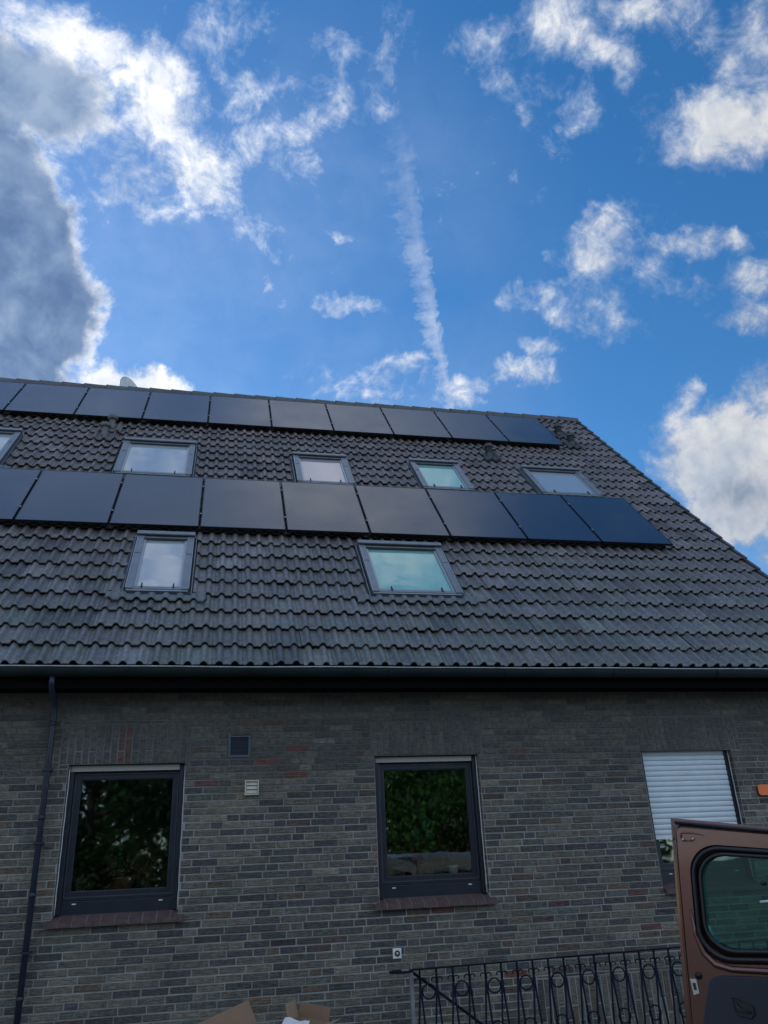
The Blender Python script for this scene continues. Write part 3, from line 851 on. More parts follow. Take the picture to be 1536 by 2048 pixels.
# orange plate fixed to the wall at the right photo edge
pts = []
x0, x1, z0, z1 = 5.99, 6.45, 2.205, 2.32
for (cx, cz, a0, rr) in ((x0 + .03, z0 + .03, 180, .03), (x1 - .03, z0 + .03, 270, .03), (x1 - .03, z1 - .03, 0, .03), (x0 + .03, z1 - .03, 90, .03)):
    for i in range(6):
        t = R(a0 + i * 18); pts.append((cx + rr * math.cos(t), cz + rr * math.sin(t)))
sg = empty('orange_plate', ((x0 + x1) / 2, 0, z0), 'bright orange rounded plate on the wall at the right photo edge', 'plate')
def extr(pts, y0, y1, sc=1.0):
    n = len(pts); cx = sum(p[0] for p in pts) / n; cz = sum(p[1] for p in pts) / n
    P = [((a - cx) * sc + cx, (c - cz) * sc + cz) for a, c in pts]
    b = MB(); b.add([(a, y0, c) for a, c in P] + [(a, y1, c) for a, c in P], [tuple(range(n)), tuple(range(n, 2 * n))[::-1]] + [(i, n + i, n + (i + 1) % n, (i + 1) % n) for i in range(n)])
    return b
extr(pts, -.03, -.012).build('face_plate', [M['orange']], sg, bevel=.004)
extr([(a - .012, c - .01) for a, c in pts], -.011, .004, .97).build('shadow_backing', [M['black']], sg)  # black slab set off left and down: dark edge and painted shadow

# ------------------------------------------------------------------ railing
RY = -1.6
rl = empty('iron_railing', (1.56, RY, 0), 'dark wrought iron railing with zigzag bars and rings round the basement stairs', 'railing')
def rz(x): return .917 + (x - 1.56) * .0115
b = MB()
XE = 5.0
P0, P1 = Vector((1.56, RY, rz(1.56))), Vector((XE, RY, rz(XE)))
b.box(1.56, XE, RY - .014, RY + .014, -.006, .004, 0, T=lambda x, y, z: Vector((x, y, z + rz(x))))
cr = [(1.56, RY, .914)] + [(1.478 + .085 * math.cos(t), RY - .05 + .055 * math.sin(t), .915) for t in [R(40 - 20 * i) for i in range(1, 17)]]
b.tube(cr, .009, 8)
b.build('top_rail', [M['iron']], rl)
b = MB(); b.tube([(1.572, RY + .02, .90), (1.572, RY + .02, -.02)], .019, 4); b.build('post', [M['galv']], rl)
b = MB(); b.tube([(1.575, RY + .03, .905), (2.06, RY + .05, .555), (3.2, RY + .09, -.27)], .010, 8); b.build('stair_handrail', [M['iron']], rl)
b = MB(); b.box(1.57, XE, RY - .012, RY + .012, .08, .09); b.build('bottom_rail', [M['iron']], rl)
NX = .1309; x = 1.635; k = 0
while x < XE - .1:
    zt = rz(x); zn = zt - .088
    b = MB()
    b.tube([(x, RY, zt - .006), (x, RY, zn)], .0082, 6)
    b.tube([(x, RY - .002, zn), (x - NX / 2 + .004, RY, .088)], .0078, 6)
    b.tube([(x, RY + .002, zn), (x + NX / 2 - .004, RY, .088)], .0078, 6)
    for sg_ in (-1, 1):
        pts = [(x + sg_ * .006, RY - .006, zn - .012)] + [(x + sg_ * (.024 - .019 * math.cos(t)), RY - .006, zn + .012 + .016 * math.sin(t)) for t in [R(a) for a in range(0, 211, 30)]]
        b.tube(pts, .005, 6)
    b.build('baluster', [M['iron']], rl)
    if k % 2 == 0:
        for dz in (.152, .437):
            c = Vector((x + NX / 2, RY, zt - dz)); rr = .050 
            g_ = MB(); g_.tube([c + Vector((rr * math.cos(t), 0, rr * math.sin(t))) for t in [2 * math.pi * i / 24 for i in range(24)]], .0058, 6, closed=True)
            g_.build('ring', [M['iron']], rl)
    x += NX; k += 1

# ------------------------------------------------------------------ flower pots behind the glass
def leaves(b, c, r, n, size, m_=0, sq=(1, 1, 1), r0=0.0):
    for _ in range(n):
        while True:
            v = Vector((rng.uniform(-1, 1), rng.uniform(-1, 1), rng.uniform(-1, 1)))
            if r0 < v.length < 1: break
        p = Vector(c) + Vector((v.x * r * sq[0], v.y * r * sq[1], v.z * r * sq[2]))
        a = Vector((rng.gauss(0, 1), rng.gauss(0, 1), rng.gauss(0, 1))).normalized()
        t = a.cross(Vector((rng.gauss(0, 1), rng.gauss(0, 1), rng.gauss(0, 1)))).normalized()
        s = size * rng.uniform(.6, 1.3)
        b.add([p - a * s * .5, p + t * s * .28, p + a * s * .5, p - t * s * .28], [(0, 1, 2, 3)], m_)
def pot(x, y, z, r, h, pm, lm, label, kind='bush', pr=.12, n=60, size=.05):
    o = empty('potted_plant', (x, y, z), label, 'potted plant', 'pots on the window boards')
    b = MB(); b.lathe([(r * .72, 0), (r * .95, h * .85), (r * 1.06, h * .85), (r * 1.06, h), (r * .92, h), (r * .85, h * .9)], (x, y, z), 24)
    b.build('pot', [M[pm]], o)
    b = MB()
    if kind == 'bush': leaves(b, (x, y, z + h + pr * .8), pr, n, size)
    if kind == 'round':
        for (dx, dz, rr) in ((-.10, .30, .045), (.0, .40, .06), (.05, .27, .05)):
            b.tube([(x, y, z + h * .9), (x + dx * .4, y, z + h + dz * .5), (x + dx, y, z + h + dz)], .003, 5)
            b.add([(x + dx + rr * math.cos(t), y - .01 + .01 * math.cos(3 * t), z + h + dz + rr * math.sin(t)) for t in [2 * math.pi * i / 14 for i in range(14)]], [tuple(range(14))])
    if kind == 'stems':
        for i in range(7):
            dx = rng.uniform(-.07, .07); hh = rng.uniform(.1, .2)
            b.tube([(x, y, z + h * .9), (x + dx * .5, y, z + h + hh * .6), (x + dx, y, z + h + hh)], .0025, 5)
            leaves(b, (x + dx, y, z + h + hh), .03, 8, .03)
    b.build('foliage', [M[lm]], o)
pot(-.78, .30, 1.538, .085, .13, 'terra', 'leaf2', 'terracotta pot with a dark plant behind the left ground floor window', pr=.13, n=90)
pot(-1.15, .30, 1.538, .045, .03, 'whitepot', 'paleleaf', 'little pale plant in a white dish in the corner of the left window', pr=.075, n=90, size=.035)
pot(1.94, .30, 1.538, .08, .11, 'terra', 'greenleaf', 'terracotta pot with a bushy plant, leftmost of three in the middle window', pr=.11, n=90)
pot(2.22, .30, 1.538, .085, .13, 'terra', 'greenleaf', 'terracotta pot with round leaves, middle one of three in the middle window', 'round')
pot(2.49, .28, 1.538, .055, .10, 'whitepot', 'paleleaf', 'white ceramic pot with thin stems in the middle window', 'stems')

# ------------------------------------------------------------------ cardboard
def boxflaps(name, c, dims, rot, tilt, label, open_=True, paper=False):
    o = empty(name, c, label, 'cardboard box', 'cardboard by the wall')
    Rm = Matrix.Rotation(rot, 3, 'Z') @ Matrix.Rotation(tilt, 3, 'Y')
    w, d, h = dims; T = lambda x, y, z: Vector(c) + Rm @ Vector((x, y, z))
    t = .006; b = MB()
    b.box(-w / 2, w / 2, -d / 2, -d / 2 + t, 0, h, 0, T); b.box(-w / 2, w / 2, d / 2 - t, d / 2, 0, h, 0, T)
    b.box(-w / 2, -w / 2 + t, -d / 2 + t, d / 2 - t, 0, h, 0, T); b.box(w / 2 - t, w / 2, -d / 2 + t, d / 2 - t, 0, h, 0, T)
    b.box(-w / 2 + t, w / 2 - t, -d / 2 + t, d / 2 - t, 0, t, 0, T)
    b.build('carton', [M['card']], o)
    for (ax_, ang, ln) in open_:
        f = MB()
        if ax_ == 'f': P = [(-w / 2, -d / 2, h), (w / 2, -d / 2, h)]; D = Vector((0, -math.cos(ang), math.sin(ang)))
        if ax_ == 'b': P = [(-w / 2, d / 2, h), (w / 2, d / 2, h)]; D = Vector((0, math.cos(ang), math.sin(ang)))
        if ax_ == 'l': P = [(-w / 2, -d / 2, h), (-w / 2, d / 2, h)]; D = Vector((-math.cos(ang), 0, math.sin(ang)))
        if ax_ == 'r': P = [(w / 2, -d / 2, h), (w / 2, d / 2, h)]; D = Vector((math.cos(ang), 0, math.sin(ang)))
        A, B_ = Vector(P[0]), Vector(P[1]); A = A + (B_ - A) * .01; B_ = B_ - (B_ - A) * .01
        q = [A, B_, B_ + D * ln, A + D * ln]; nn = (B_ - A).cross(D).normalized() * .005
        vs = [T(*v) for v in q] + [T(*(v + nn)) for v in q]
        f.add(vs, [(0, 1, 2, 3), (7, 6, 5, 4), (0, 4, 5, 1), (1, 5, 6, 2), (2, 6, 7, 3), (3, 7, 4, 0)])
        f.build('flap', [M['card'] if ax_ != 'b' else M['cardin']], o)
    if paper:
        f = MB(); vs = []
        for i in range(6):
            for j_ in range(4):
                vs.append(T(-w / 2 - .02 + i * .04, -d / 2 - .02 - j_ * .028, h + .03 - j_ * .02 + .008 * math.sin(i * 1.7 + j_)))
        f.add(vs, [(i * 4 + j_, i * 4 + j_ + 1, (i + 1) * 4 + j_ + 1, (i + 1) * 4 + j_) for i in range(5) for j_ in range(3)])
        f.build('paper_sheet', [M['paper']], o)
    return o
boxflaps('cardboard_box', (.40, -1.25, -.04), (.56, .40, .48), R(14), R(-17), 'large brown cardboard box with a raised flap, left of the smaller box', [('b', R(62), .26), ('l', R(-8), .20), ('f', R(-40), .2), ('r', R(-30), .2)])
boxflaps('cardboard_box', (.75, -1.12, -.0), (.26, .24, .575), R(-24), R(9), 'smaller open cardboard box with a white paper sheet on its rim', [('b', R(80), .10), ('l', R(70), .12), ('r', R(25), .10)], paper=True)

# ------------------------------------------------------------------ van with its rear door open
VO = Vector((2.61343756, -4.1, 0)); VH = Vector((.68199836, -.7313537, 0)); VN = Vector((-.7313537, -.68199836, 0))
van = empty('van', VO + VH * 1.6, 'bronze van with its rear door swung open towards the wall', 'van')
def VT(a, d, z): return VO + VH * a + VN * d + Vector((0, 0, z))
AR = .80          # hinge edge
# loft rings round the window: (left, right, bottom, top, corner radius, depth, lean)
def rrect(l, r, b_, t, rad, n=10, lean=None):
    pts = []
    for (cx, cz, a0) in ((r - rad, b_ + rad, 270), (r - rad, t - rad, 0), (l + rad, t - rad, 90), (l + rad, b_ + rad, 180)):
        for i in range(n):
            u = R(a0 + 90 * i / (n - 1)); pts.append((cx + rad * math.cos(u), cz + rad * math.sin(u)))
    return pts
LEAN = lambda z: -.098 - (1.824 - z) * .094       # left edge position at height z
def lean_pts(pts, on=True):
    out = []
    for (a, z) in pts:
        if on: 
            k = (AR - a) / AR
            a = a + (LEAN(z) + .098) * max(0, min(1.2, k)) * 1.0
            z = z - .155 * max(0, (a + .1)) * max(0, (z - 1.3)) / .52
        out.append((a, z))
    return out
n = 10
bz = .18
rings = [
    (-.075, AR, bz, 1.815, .006, -.075, 1), (-.098, AR, bz, 1.826, .006, -.07, 1), (-.098, AR, bz, 1.826, .006, -.055, 1), (-.062, AR - .02, bz + .02, 1.795, .03, -.040, 1), (-.052, AR - .03, bz + .03, 1.780, .03, 0.0, 1),
]
win = [(.0, .72, 1.10, 1.700, .16, .0, .6), (.012, .71, 1.115, 1.688, .155, -.018, .6), (.022, .70, 1.13, 1.676, .15, -.022, .6), (.036, .69, 1.148, 1.662, .145, -.004, .6)]
body = MB()
allr = rings + win
vs = []; 
for (l, r, b_, t, rad, d, ln) in allr:
    for (a, z) in lean_pts(rrect(l, r, b_, t, rad)): vs.append(VT(a, d, z))
N = 40
fs = [(k * N + i, k * N + (i + 1) % N, (k + 1) * N + (i + 1) % N, (k + 1) * N + i) for k in range(len(allr) - 1) for i in range(N)]
# outer skin back side, with the window hole
body.add(vs, fs, 0, (1, 1, 1), False)
vs2 = [VT(a, -.075, z) for (a, z) in lean_pts(rrect(-.075, AR, bz, 1.815, .02))] + [VT(a, -.085, z) for (a, z) in lean_pts(rrect(.05, .68, 1.16, 1.65, .14))] + [VT(a, -.02, z) for (a, z) in lean_pts(rrect(.05, .68, 1.16, 1.65, .14))]
body.add(vs2, [(k * N + (i + 1) % N, k * N + i, (k + 1) * N + i, (k + 1) * N + (i + 1) % N) for k in range(2) for i in range(N)], 0)
door = body.build('rear_door', [M['paint']], van)
def ringtube(l, r, b_, t, rad, d, rr, name, m_, parent=None, sc=1):
    q = MB(); q.tube([VT(a, d, z) for (a, z) in lean_pts(rrect(l, r, b_, t, rad))], rr, 8, closed=True)
    return q.build(name, [m_], parent)
ringtube(.017, .705, 1.122, 1.682, .152, -.004, .0125, 'window_seal', M['rubber'], door)
ringtube(.048, .682, 1.158, 1.652, .14, -.010, .012, 'glass_seal', M['rubber'], door)
pn = MB(); P = lean_pts(rrect(.05, .68, 1.16, 1.65, .14)); pn.add([VT(a, -.030, z) for a, z in P] + [VT(a, -.034, z) for a, z in P], [tuple(range(N)), tuple(range(N, 2 * N))[::-1]])
pn.build('window_pane', [M['vanglass']], door)
# pressed ridge under the window
q = MB(); q.tube([VT(a, .0, z) for a, z in ((-.060, 1.36), (-.055, 1.24), (-.03, 1.15), (.02, 1.098), (.10, 1.078), (.3, 1.072), (.7, 1.068))], [.006, .011, .015, .017, .017, .017, .017], 12)
q.build('pressed_ridge', [M['paint']], door)
# trim panel
def poly(pts, d0, d1, name, m_, parent, bev=.006):
    n = len(pts); b = MB()
    b.add([VT(a, d1, z) for a, z in pts] + [VT(a, d0, z) for a, z in pts], [tuple(range(n)), tuple(range(n, 2 * n))[::-1]] + [(i, n + i, n + (i + 1) % n, (i + 1) % n) for i in range(n)])
    return b.build(name, [m_], parent, bevel=bev)
tp = [(.735, .25), (.735, 1.046), (.05, 1.049)] + [(-.035 + .06 * (1 - math.sin(u)), 1.046 - .06 * (1 - math.cos(u))) for u in [R(a) for a in (0, 20, 45, 70, 90)]] + [(-.085, .86), (-.13, .50), (-.15, .30), (-.10, .25)]
tp = [(a, z) for a, z in tp]
trim = poly(tp, .001, .022, 'trim_panel', M['trim'], door)
# handle: moulded recess with a lip
hc = (.122, .915)
hp = [(.075, .955), (.100, .955), (.145, .938), (.172, .915), (.172, .885), (.155, .870), (.095, .880), (.082, .900)]
q = MB(); q.tube([VT(a, .026, z) for a, z in hp], .0055, 8, closed=True); hd = q.build('pull_handle', [M['trim']], door)
poly(hp, .0222, .0245, 'handle_recess', M['trimdark'], hd, 0)
q = MB(); q.tube([VT(.092, .030, .935), VT(.105, .034, .905), VT(.160, .030, .893)], [.005, .008, .005], 8); q.build('grip', [M['trim']], hd)
# hinge/catch bracket with two bolts, latch slot, rubber plug
q = MB(); q.tube([VT(a, .002, z) for a, z in ((-.042, 1.715), (-.040, 1.735), (-.025, 1.742), (.03, 1.736), (.085, 1.722))], [.004, .005, .005, .004, .002], 8)
q.tube([VT(-.03, .002, 1.70), VT(.02, .002, 1.698)], .004, 6); q.build('catch_bracket', [M['paint']], door)
for a in (-.032, .022):
    q = MB(); c = VT(a, .004, 1.706); q.tube([c - VN * .004, c + VN * .006], .0085, 8); q.build('bolt', [M['steel']], door)
poly([(-.125, 1.03), (-.092, 1.03), (-.088, .965), (-.120, .955)], .0005, .004, 'latch_plate', M['steel'], door, .001)
poly([(-.116, 1.012), (-.100, 1.012), (-.098, .98), (-.112, .978)], .0042, .006, 'latch_slot', M['black'], door, 0)
q = MB(); q.tube([VT(-.066 + (LEAN(z) + .098), -.012, z) for z in (1.78, 1.6, 1.4, 1.2, 1.0, .8, .4)], .006, 8); q.build('edge_fold', [M['paint']], door)
q = MB(); q.tube([VT(a, -.036, z) for a, z in lean_pts([(-.07, 1.803), (.3, 1.803), (.79, 1.803)])], .009, 8); q.build('top_gasket', [M['rubber']], door)
q = MB(); c = VT(-.078, .002, 1.045); q.tube([c - VN * .003, c + VN * .004], .018, 16); q.tube([c + VN * .004, c + VN * .007], .009, 12); q.build('rubber_plug', [M['rubber']], door)
poly([(-.115, 1.72), (-.10, 1.722), (-.10, 1.71), (-.113, 1.708)], -.045, -.03, 'striker', M['steel'], door, 0)
# bar standing in front of the pane at its right
q = MB(); q.box(.375, .43, .0, .03, 1.30, 1.60, 0, T=lambda a, d, z: VT(a - (1.6 - z) * .16 + .02, d - .01, z)); q.build('inner_bar', [M['paint']], door, bevel=.008)
q = MB(); q.tube([VT(.31, .02, 1.39), VT(.37, .035, 1.395)], .006, 8); q.build('bar_clip', [M['white']], door)
# wiper motor dot on glass edge
q = MB(); c = VT(.335, -.022, 1.475); q.tube([c, c + VN * .01], .012, 12); q.build('rubber_stop', [M['rubber']], door)
# van body (outside the frame): hinge at AR; it extends along VH from the hinge, rear opening across VN
def VB(u, w, z):   # u along the van, w across (towards the camera side)
    return VO + VH * (AR + .03 + u) + VN * (w) + Vector((0, 0, z))
side = [(0, .32), (0, .9), (.02, 1.3), (.10, 1.80), (.35, 1.86), (2.2, 1.86), (2.75, 1.72), (3.35, 1.16), (4.1, 1.00), (4.28, .75), (4.30, .32)]
bb = MB(); n = len(side)
vs = []
for w, k in ((-.02, .0), (.06, 1), (1.62, 1), (1.70, 0)):
    for (u, z) in side:
        zz = z if k else (z - .06 if z > 1.5 else z)
        vs.append(VB(u, w, zz))
fs = [(a * n + i, a * n + (i + 1) % n, (a + 1) * n + (i + 1) % n, (a + 1) * n + i) for a in range(3) for i in range(n)]
fs += [tuple(range(n))[::-1], tuple(3 * n + i for i in range(n))]
bb.add(vs, fs)
bb.build('body', [M['paint']], van, bevel=.03)
for w, s_g in ((-.026, -1), (1.706, 1)):
    for (u0, u1) in ((.35, 1.3), (1.5, 2.55)):
        q = MB(); P = [VB(u0, w, 1.15), VB(u1, w, 1.15), VB(u1 - .05 if u1 < 2 else u1 - .25, w, 1.62), VB(u0 + .02, w, 1.62)]
        D = VN * (.006 * s_g); q.add([p - D for p in P] + [p + D for p in P], [(0, 1, 2, 3), (7, 6, 5, 4), (0, 4, 5, 1), (1, 5, 6, 2), (2, 6, 7, 3), (3, 7, 4, 0)])
        q.build('side_window', [M['vanglass']], van)
    for u in (.75, 3.55):
        q = MB(); c0 = VB(u, w - s_g * .20, .32); c1 = VB(u, w + s_g * .005, .32)
        q.tube([c0, c1], .32, 28); wh = q.build('wheel', [M['tyre']], van)
        q = MB(); q.tube([c1 + VN * s_g * .001, c1 + VN * s_g * .008], .20, 20); q.build('rim', [M['alu']], wh)
for w in (.02, 1.5):
    q = MB(); q.box(-.012, -.002, w + .02, w + .16, .9, 1.5, 0, T=lambda u, ww, z: VB(u + (max(0, z - 1.3) * .16), ww, z)); q.build('tail_light', [M['redlens']], van)

# ------------------------------------------------------------------ ground with the stairwell cut in
hole = (1.65, 4.9, -1.5, .0)
gb = MB()
Gx, Gy = 400, 400
for (x0, x1, y0, y1) in ((-Gx, Gx, -Gy, hole[2]), (-Gx, hole[0], hole[2], Gy), (hole[1], Gx, hole[2], Gy), (hole[0], hole[1], .3, Gy)):
    gb.add([(x0, y0, 0), (x1, y0, 0), (x1, y1, 0), (x0, y1, 0)], [(0, 1, 2, 3)])
M['pave'] = simple('paving', (.20, .19, .175), .85, bump=.4, bscale=8, var=.3, vscale=1.2)
tag(gb.build('ground', [M['pave']]), kind='structure')
st = MB()
st.box(hole[0] - .12, hole[0] - .001, hole[2], -.002, -1.9, .02); st.box(hole[1] + .001, hole[1] + .12, hole[2], -.002, -1.9, .02); st.box(hole[0] - .12, hole[1] + .12, hole[2] - .12, hole[2] - .001, -1.9, .03)
st.box(hole[0], hole[1], hole[2], -.002, -2.0, -1.88)
for k in range(8): st.box(hole[0] + k * .26, hole[0] + (k + 1) * .26, hole[2] + .001, -.003, -1.88, -.18 * (k + 1) - .05)
tag(st.build('stairwell', [M['conc']]), kind='structure')

# ------------------------------------------------------------------ trees and hedge across the yard (seen mirrored in the panes)
def tree(x, y, h, r, zc, m_, label, n=17000, sq=1.0):
    o = empty('garden_tree', (x, y, 0), label, 'tree', 'trees opposite the house')
    t = MB(); t.tube([(x, y, 0), (x + .05, y, h * .3), (x - .05, y + .05, h * .55), (x, y, h * .85)], [.17, .14, .1, .03], 10)
    for k in range(9):
        a = rng.uniform(0, 6.28); z = h * rng.uniform(.25, .7)
        t.tube([(x, y, z), (x + math.cos(a) * r * .4, y + math.sin(a) * r * .4, z + .5), (x + math.cos(a) * r * .8, y + math.sin(a) * r * .8, z + 1.1)], [.06, .04, .012], 6)
    t.build('trunk', [M['bark']], o)
    c = MB()
    cl = []
    for k in range(80):
        while True:
            v = Vector((rng.uniform(-1, 1), rng.uniform(-1, 1), rng.uniform(-1, 1)))
            if .25 < v.length < 1: break
        cl.append(((x + v.x * r, y + v.y * r, zc + v.z * (h - zc) * .95), rng.uniform(.35, .8)))
    for p, rr in cl: leaves(c, p, rr, n // 80, .15)
    c.build('crown', [M[m_]], o)
tree(-3.0, -15.0, 6.5, 2.6, 3.2, 'leaf2', 'dark leafy tree across the yard, mirrored in the left window')
tree(-.3, -17.5, 7, 2.5, 3.4, 'leaf', 'green tree behind the hedge, mirrored beside the dark tree')
tree(5.9, -15.0, 6.2, 2.2, 3.0, 'leaf', 'bright green tree across the yard, mirrored in the middle window')
tree(10.6, -20, 7.5, 2.4, 4.0, 'leaf2', 'tall dark tree at the far right of the yard')
wd = MB()
for k in range(280):
    leaves(wd, (rng.uniform(-24, 9), rng.uniform(-30, -26), rng.uniform(.8, 7.5)), 1.6, 60, .55)
    if k < 60: leaves(wd, (rng.uniform(12, 34), rng.uniform(-42, -38), rng.uniform(.8, 8)), 2, 60, .6)
tag(wd.build('far_wood', [M['leaf2']]), 'dark mass of trees closing the view behind the yard', 'wood', kind='stuff')
hb = MB()
for k in range(60):
    leaves(hb, (-8 + k * .3, -13.0 + rng.uniform(-.2, .2), 1.3 + rng.uniform(-.1, .15)), .66, 150, .12, 0, (1, .6, 1.9))
tag(hb.build('hedge', [M['hedge']]), 'brownish clipped hedge across the yard, mirrored low in the windows', 'hedge')
# a house opposite closes the mirrored view
oh = empty('rendered_house', (14, -30, 0), 'pale rendered house behind the garden trees', 'house')
q = MB(); q.box(9.5, 20, -34, -28, 0, 5); q.build('wall', [M['render']], oh)
q = MB(); q.add([(9.1, -34.5, 4.9), (20.4, -34.5, 4.9), (20.4, -27.5, 4.9), (9.1, -27.5, 4.9), (9.1, -31, 8.4), (20.4, -31, 8.4)], [(0, 1, 5, 4), (2, 3, 4, 5), (0, 4, 3), (1, 2, 5), (0, 3, 2, 1)]); q.build('roof', [M['under']], oh)
for x in (10.5, 13.5, 16.5):
    q = MB(); q.box(x, x + 1.2, -27.99, -27.94, 1, 2.4); q.build('window', [M['anth']], oh)

# ------------------------------------------------------------------ sky
BLOBS=[(-18.4,39.3,4.5,7.6,18,2.2,2.4),(-15.1,35,4,4.4,-8,2.2,2.2),(-19.3,43.1,3.6,2.5,-1,1.8,1.6),(-15,31.2,2.9,2.9,12,1.8,1.8),
(-18.3,48.2,5.5,3.1,-4,1.4,1.55),(-22.5,46.3,4.2,3.4,24,1.6,2.2),(-17.2,51.6,3.7,1.8,-3,1.15,0.1),(-7.1,49.4,3.6,2.9,-53,1.25,0.1),
(-11.5,51,3.1,1.8,-24,1.1,0.1),(-3.3,46.4,3.7,2.2,-48,1.1,0.1),(-1.3,44.6,2.4,1.3,-44,0.6,0),(-2,54.2,1.7,2.4,1,0.72,0),
(0.1,50.9,1.6,1.9,-53,0.72,0),(3.2,51.8,1.6,1.2,23,0.6,0),(11.1,53.4,2.3,1,-19,0.68,0),(10.2,51.2,1.1,2.3,-10,0.68,0),
(6.9,49.5,2.4,1.2,29,0.7,0),(-0.1,47.1,3.5,1.2,43,0.72,0),(5.5,47.1,2.2,0.8,-7,0.6,0),(14,50.9,2.2,1.7,-4,0.52,0),
(4.2,38.8,1.6,0.8,-37,0.65,0),(9.7,38.3,2.9,0.8,-11,0.72,0),(8.9,42.6,1.3,0.7,-19,0.62,0),(4,41.5,0.8,1,3,0.58,0),
(12,33.5,3.8,1,6,0.65,0),(10.1,32.4,2.8,0.9,-1,0.6,0),(19.4,31.8,1.5,1.2,-6,0.72,0),(-6,43.5,1.8,1,-31,0.52,0),
(32.9,52.8,2.2,3.1,9,0.7,0),(34.7,51.1,3.3,0.9,-42,0.76,0),(37.4,49.5,0.8,1.7,-3,0.6,0),(40.5,51.5,3.7,1.4,-29,0.8,0),
(44.2,49.9,2.6,1.6,-53,0.8,0.1),(24.2,53.2,1.8,1.2,6,0.6,0),(25.9,50.6,1.9,1,-39,0.68,0),(27,49.5,1.2,0.7,-58,0.6,0),
(32.7,47.9,1.4,1.3,-18,0.68,0),(43.8,44,3.8,2.7,-16,1.2,0.45),(47.6,47.3,2.4,3.6,-43,0.9,0.3),(41.7,45,2.3,1.2,-24,0.7,0),
(44.5,42,1.8,1.3,-61,0.8,0.1),(31.8,38.9,2.3,2.6,-34,0.82,0),(30.5,36,2.8,2.3,-14,0.75,0),(32.8,41.3,2.2,1,20,0.72,0),
(28,38,2.6,0.8,3,0.6,0),(24.3,37.6,1.2,1.1,20,0.64,0),(35.5,36.8,1.7,1.2,-27,0.6,0),(38.6,38.1,2.7,0.8,-11,0.64,0),
(41.8,37.4,1.7,0.7,-41,0.64,0),(24.4,32.9,2.5,0.9,-9,0.68,0),(26.1,34.3,1.7,0.7,-10,0.56,0),(42.2,35.1,1.7,1.1,-21,0.6,0),
(41.5,32.5,2.3,1.5,-19,0.85,0.1),(36.1,28.8,1.1,1.1,-15,0.82,0),(41.1,27.4,2,2.5,-17,0.85,0.2),(37.5,24.6,4.6,3.5,-35,1.5,0.45),
(38.7,21.3,3.8,3.2,-13,1.5,0.85),(34.3,24.8,1.6,1.2,-12,0.76,0),(39.8,17.8,2.9,1.9,-12,0.9,0.3),(-6.9,31.6,4,1.9,-3,1.6,0),
(-10.4,31.3,1.9,1.5,10,0.8,0.3),(20.2,46.4,9.7,6,-8,0.12,0),(6,44.1,7.2,2.8,-7,0.3,0),(-10.7,45.7,5.1,3.3,-6,0.52,0.9),
(-0.6,53,3.6,4,8,0.42,0),(8,51.2,5.3,3.1,14,0.42,0),(14.2,52.8,2.2,3,-4,0.4,0),
(28.8,50.7,3.6,2.4,-15,0.38,0),(31.7,37.6,3.9,4.1,-24,0.42,0),(-1.7,43.6,4.4,2.5,-12,0.45,0),(39.1,35.8,3.9,2.2,-19,0.38,0),
(10.9,32.9,6.6,1.9,-7,0.42,0),(39.9,44.7,3.2,2.2,-23,0.42,0),]
BLOBS += [(25, 69, 12, 8.5, 0, 1.25, .45), (-28, 67, 11, 7, 0, .66, .5), (-12, 75, 9, 6, 0, .7, .4)]
w = bpy.data.worlds.new('World'); scene.world = w; w.use_nodes = True
nt = w.node_tree; nt.nodes.clear(); L = nt.links.new
def N_(t, **k):
    n = nt.nodes.new(t)
    for a, b in k.items(): setattr(n, a, b)
    return n
def math_(op, a, b=None, c=None, clamp=False):
    n = N_('ShaderNodeMath', operation=op); n.use_clamp = clamp
    for i, v in enumerate((a, b, c)):
        if v is None: continue
        if isinstance(v, (int, float)): n.inputs[i].default_value = v
        else: L(v, n.inputs[i])
    return n.outputs[0]
SUN_AZ, SUN_EL = R(-38), R(34)
sky = N_('ShaderNodeTexSky', sky_type='NISHITA'); sky.sun_disc = False
sky.sun_elevation = SUN_EL; sky.sun_rotation = SUN_AZ; sky.air_density = 1.0; sky.dust_density = .15; sky.ozone_density = 2.5
tc = N_('ShaderNodeTexCoord'); D = tc.outputs['Generated']
# domain warp
wn = N_('ShaderNodeTexNoise'); wn.inputs['Scale'].default_value = 5; wn.inputs['Detail'].default_value = 3; L(D, wn.inputs['Vector'])
wv = N_('ShaderNodeVectorMath', operation='SUBTRACT'); L(wn.outputs['Color'], wv.inputs[0]); wv.inputs[1].default_value = (.5, .5, .5)
ws = N_('ShaderNodeVectorMath', operation='MULTIPLY_ADD'); L(wv.outputs[0], ws.inputs[0]); ws.inputs[1].default_value = (.06, .06, .06); L(D, ws.inputs[2])
WD = ws.outputs[0]
wn2 = N_('ShaderNodeTexNoise'); wn2.inputs['Scale'].default_value = 20; wn2.inputs['Detail'].default_value = 6; wn2.inputs['Roughness'].default_value = .62; L(D, wn2.inputs['Vector'])
wv2 = N_('ShaderNodeVectorMath', operation='SUBTRACT'); L(wn2.outputs['Color'], wv2.inputs[0]); wv2.inputs[1].default_value = (.5, .5, .5)
ws2 = N_('ShaderNodeVectorMath', operation='MULTIPLY_ADD'); L(wv2.outputs[0], ws2.inputs[0]); ws2.inputs[1].default_value = (.060, .060, .060); L(D, ws2.inputs[2])
BD_ = ws2.outputs[0]       # warped direction for the cloud banks
acc = None; gacc = None
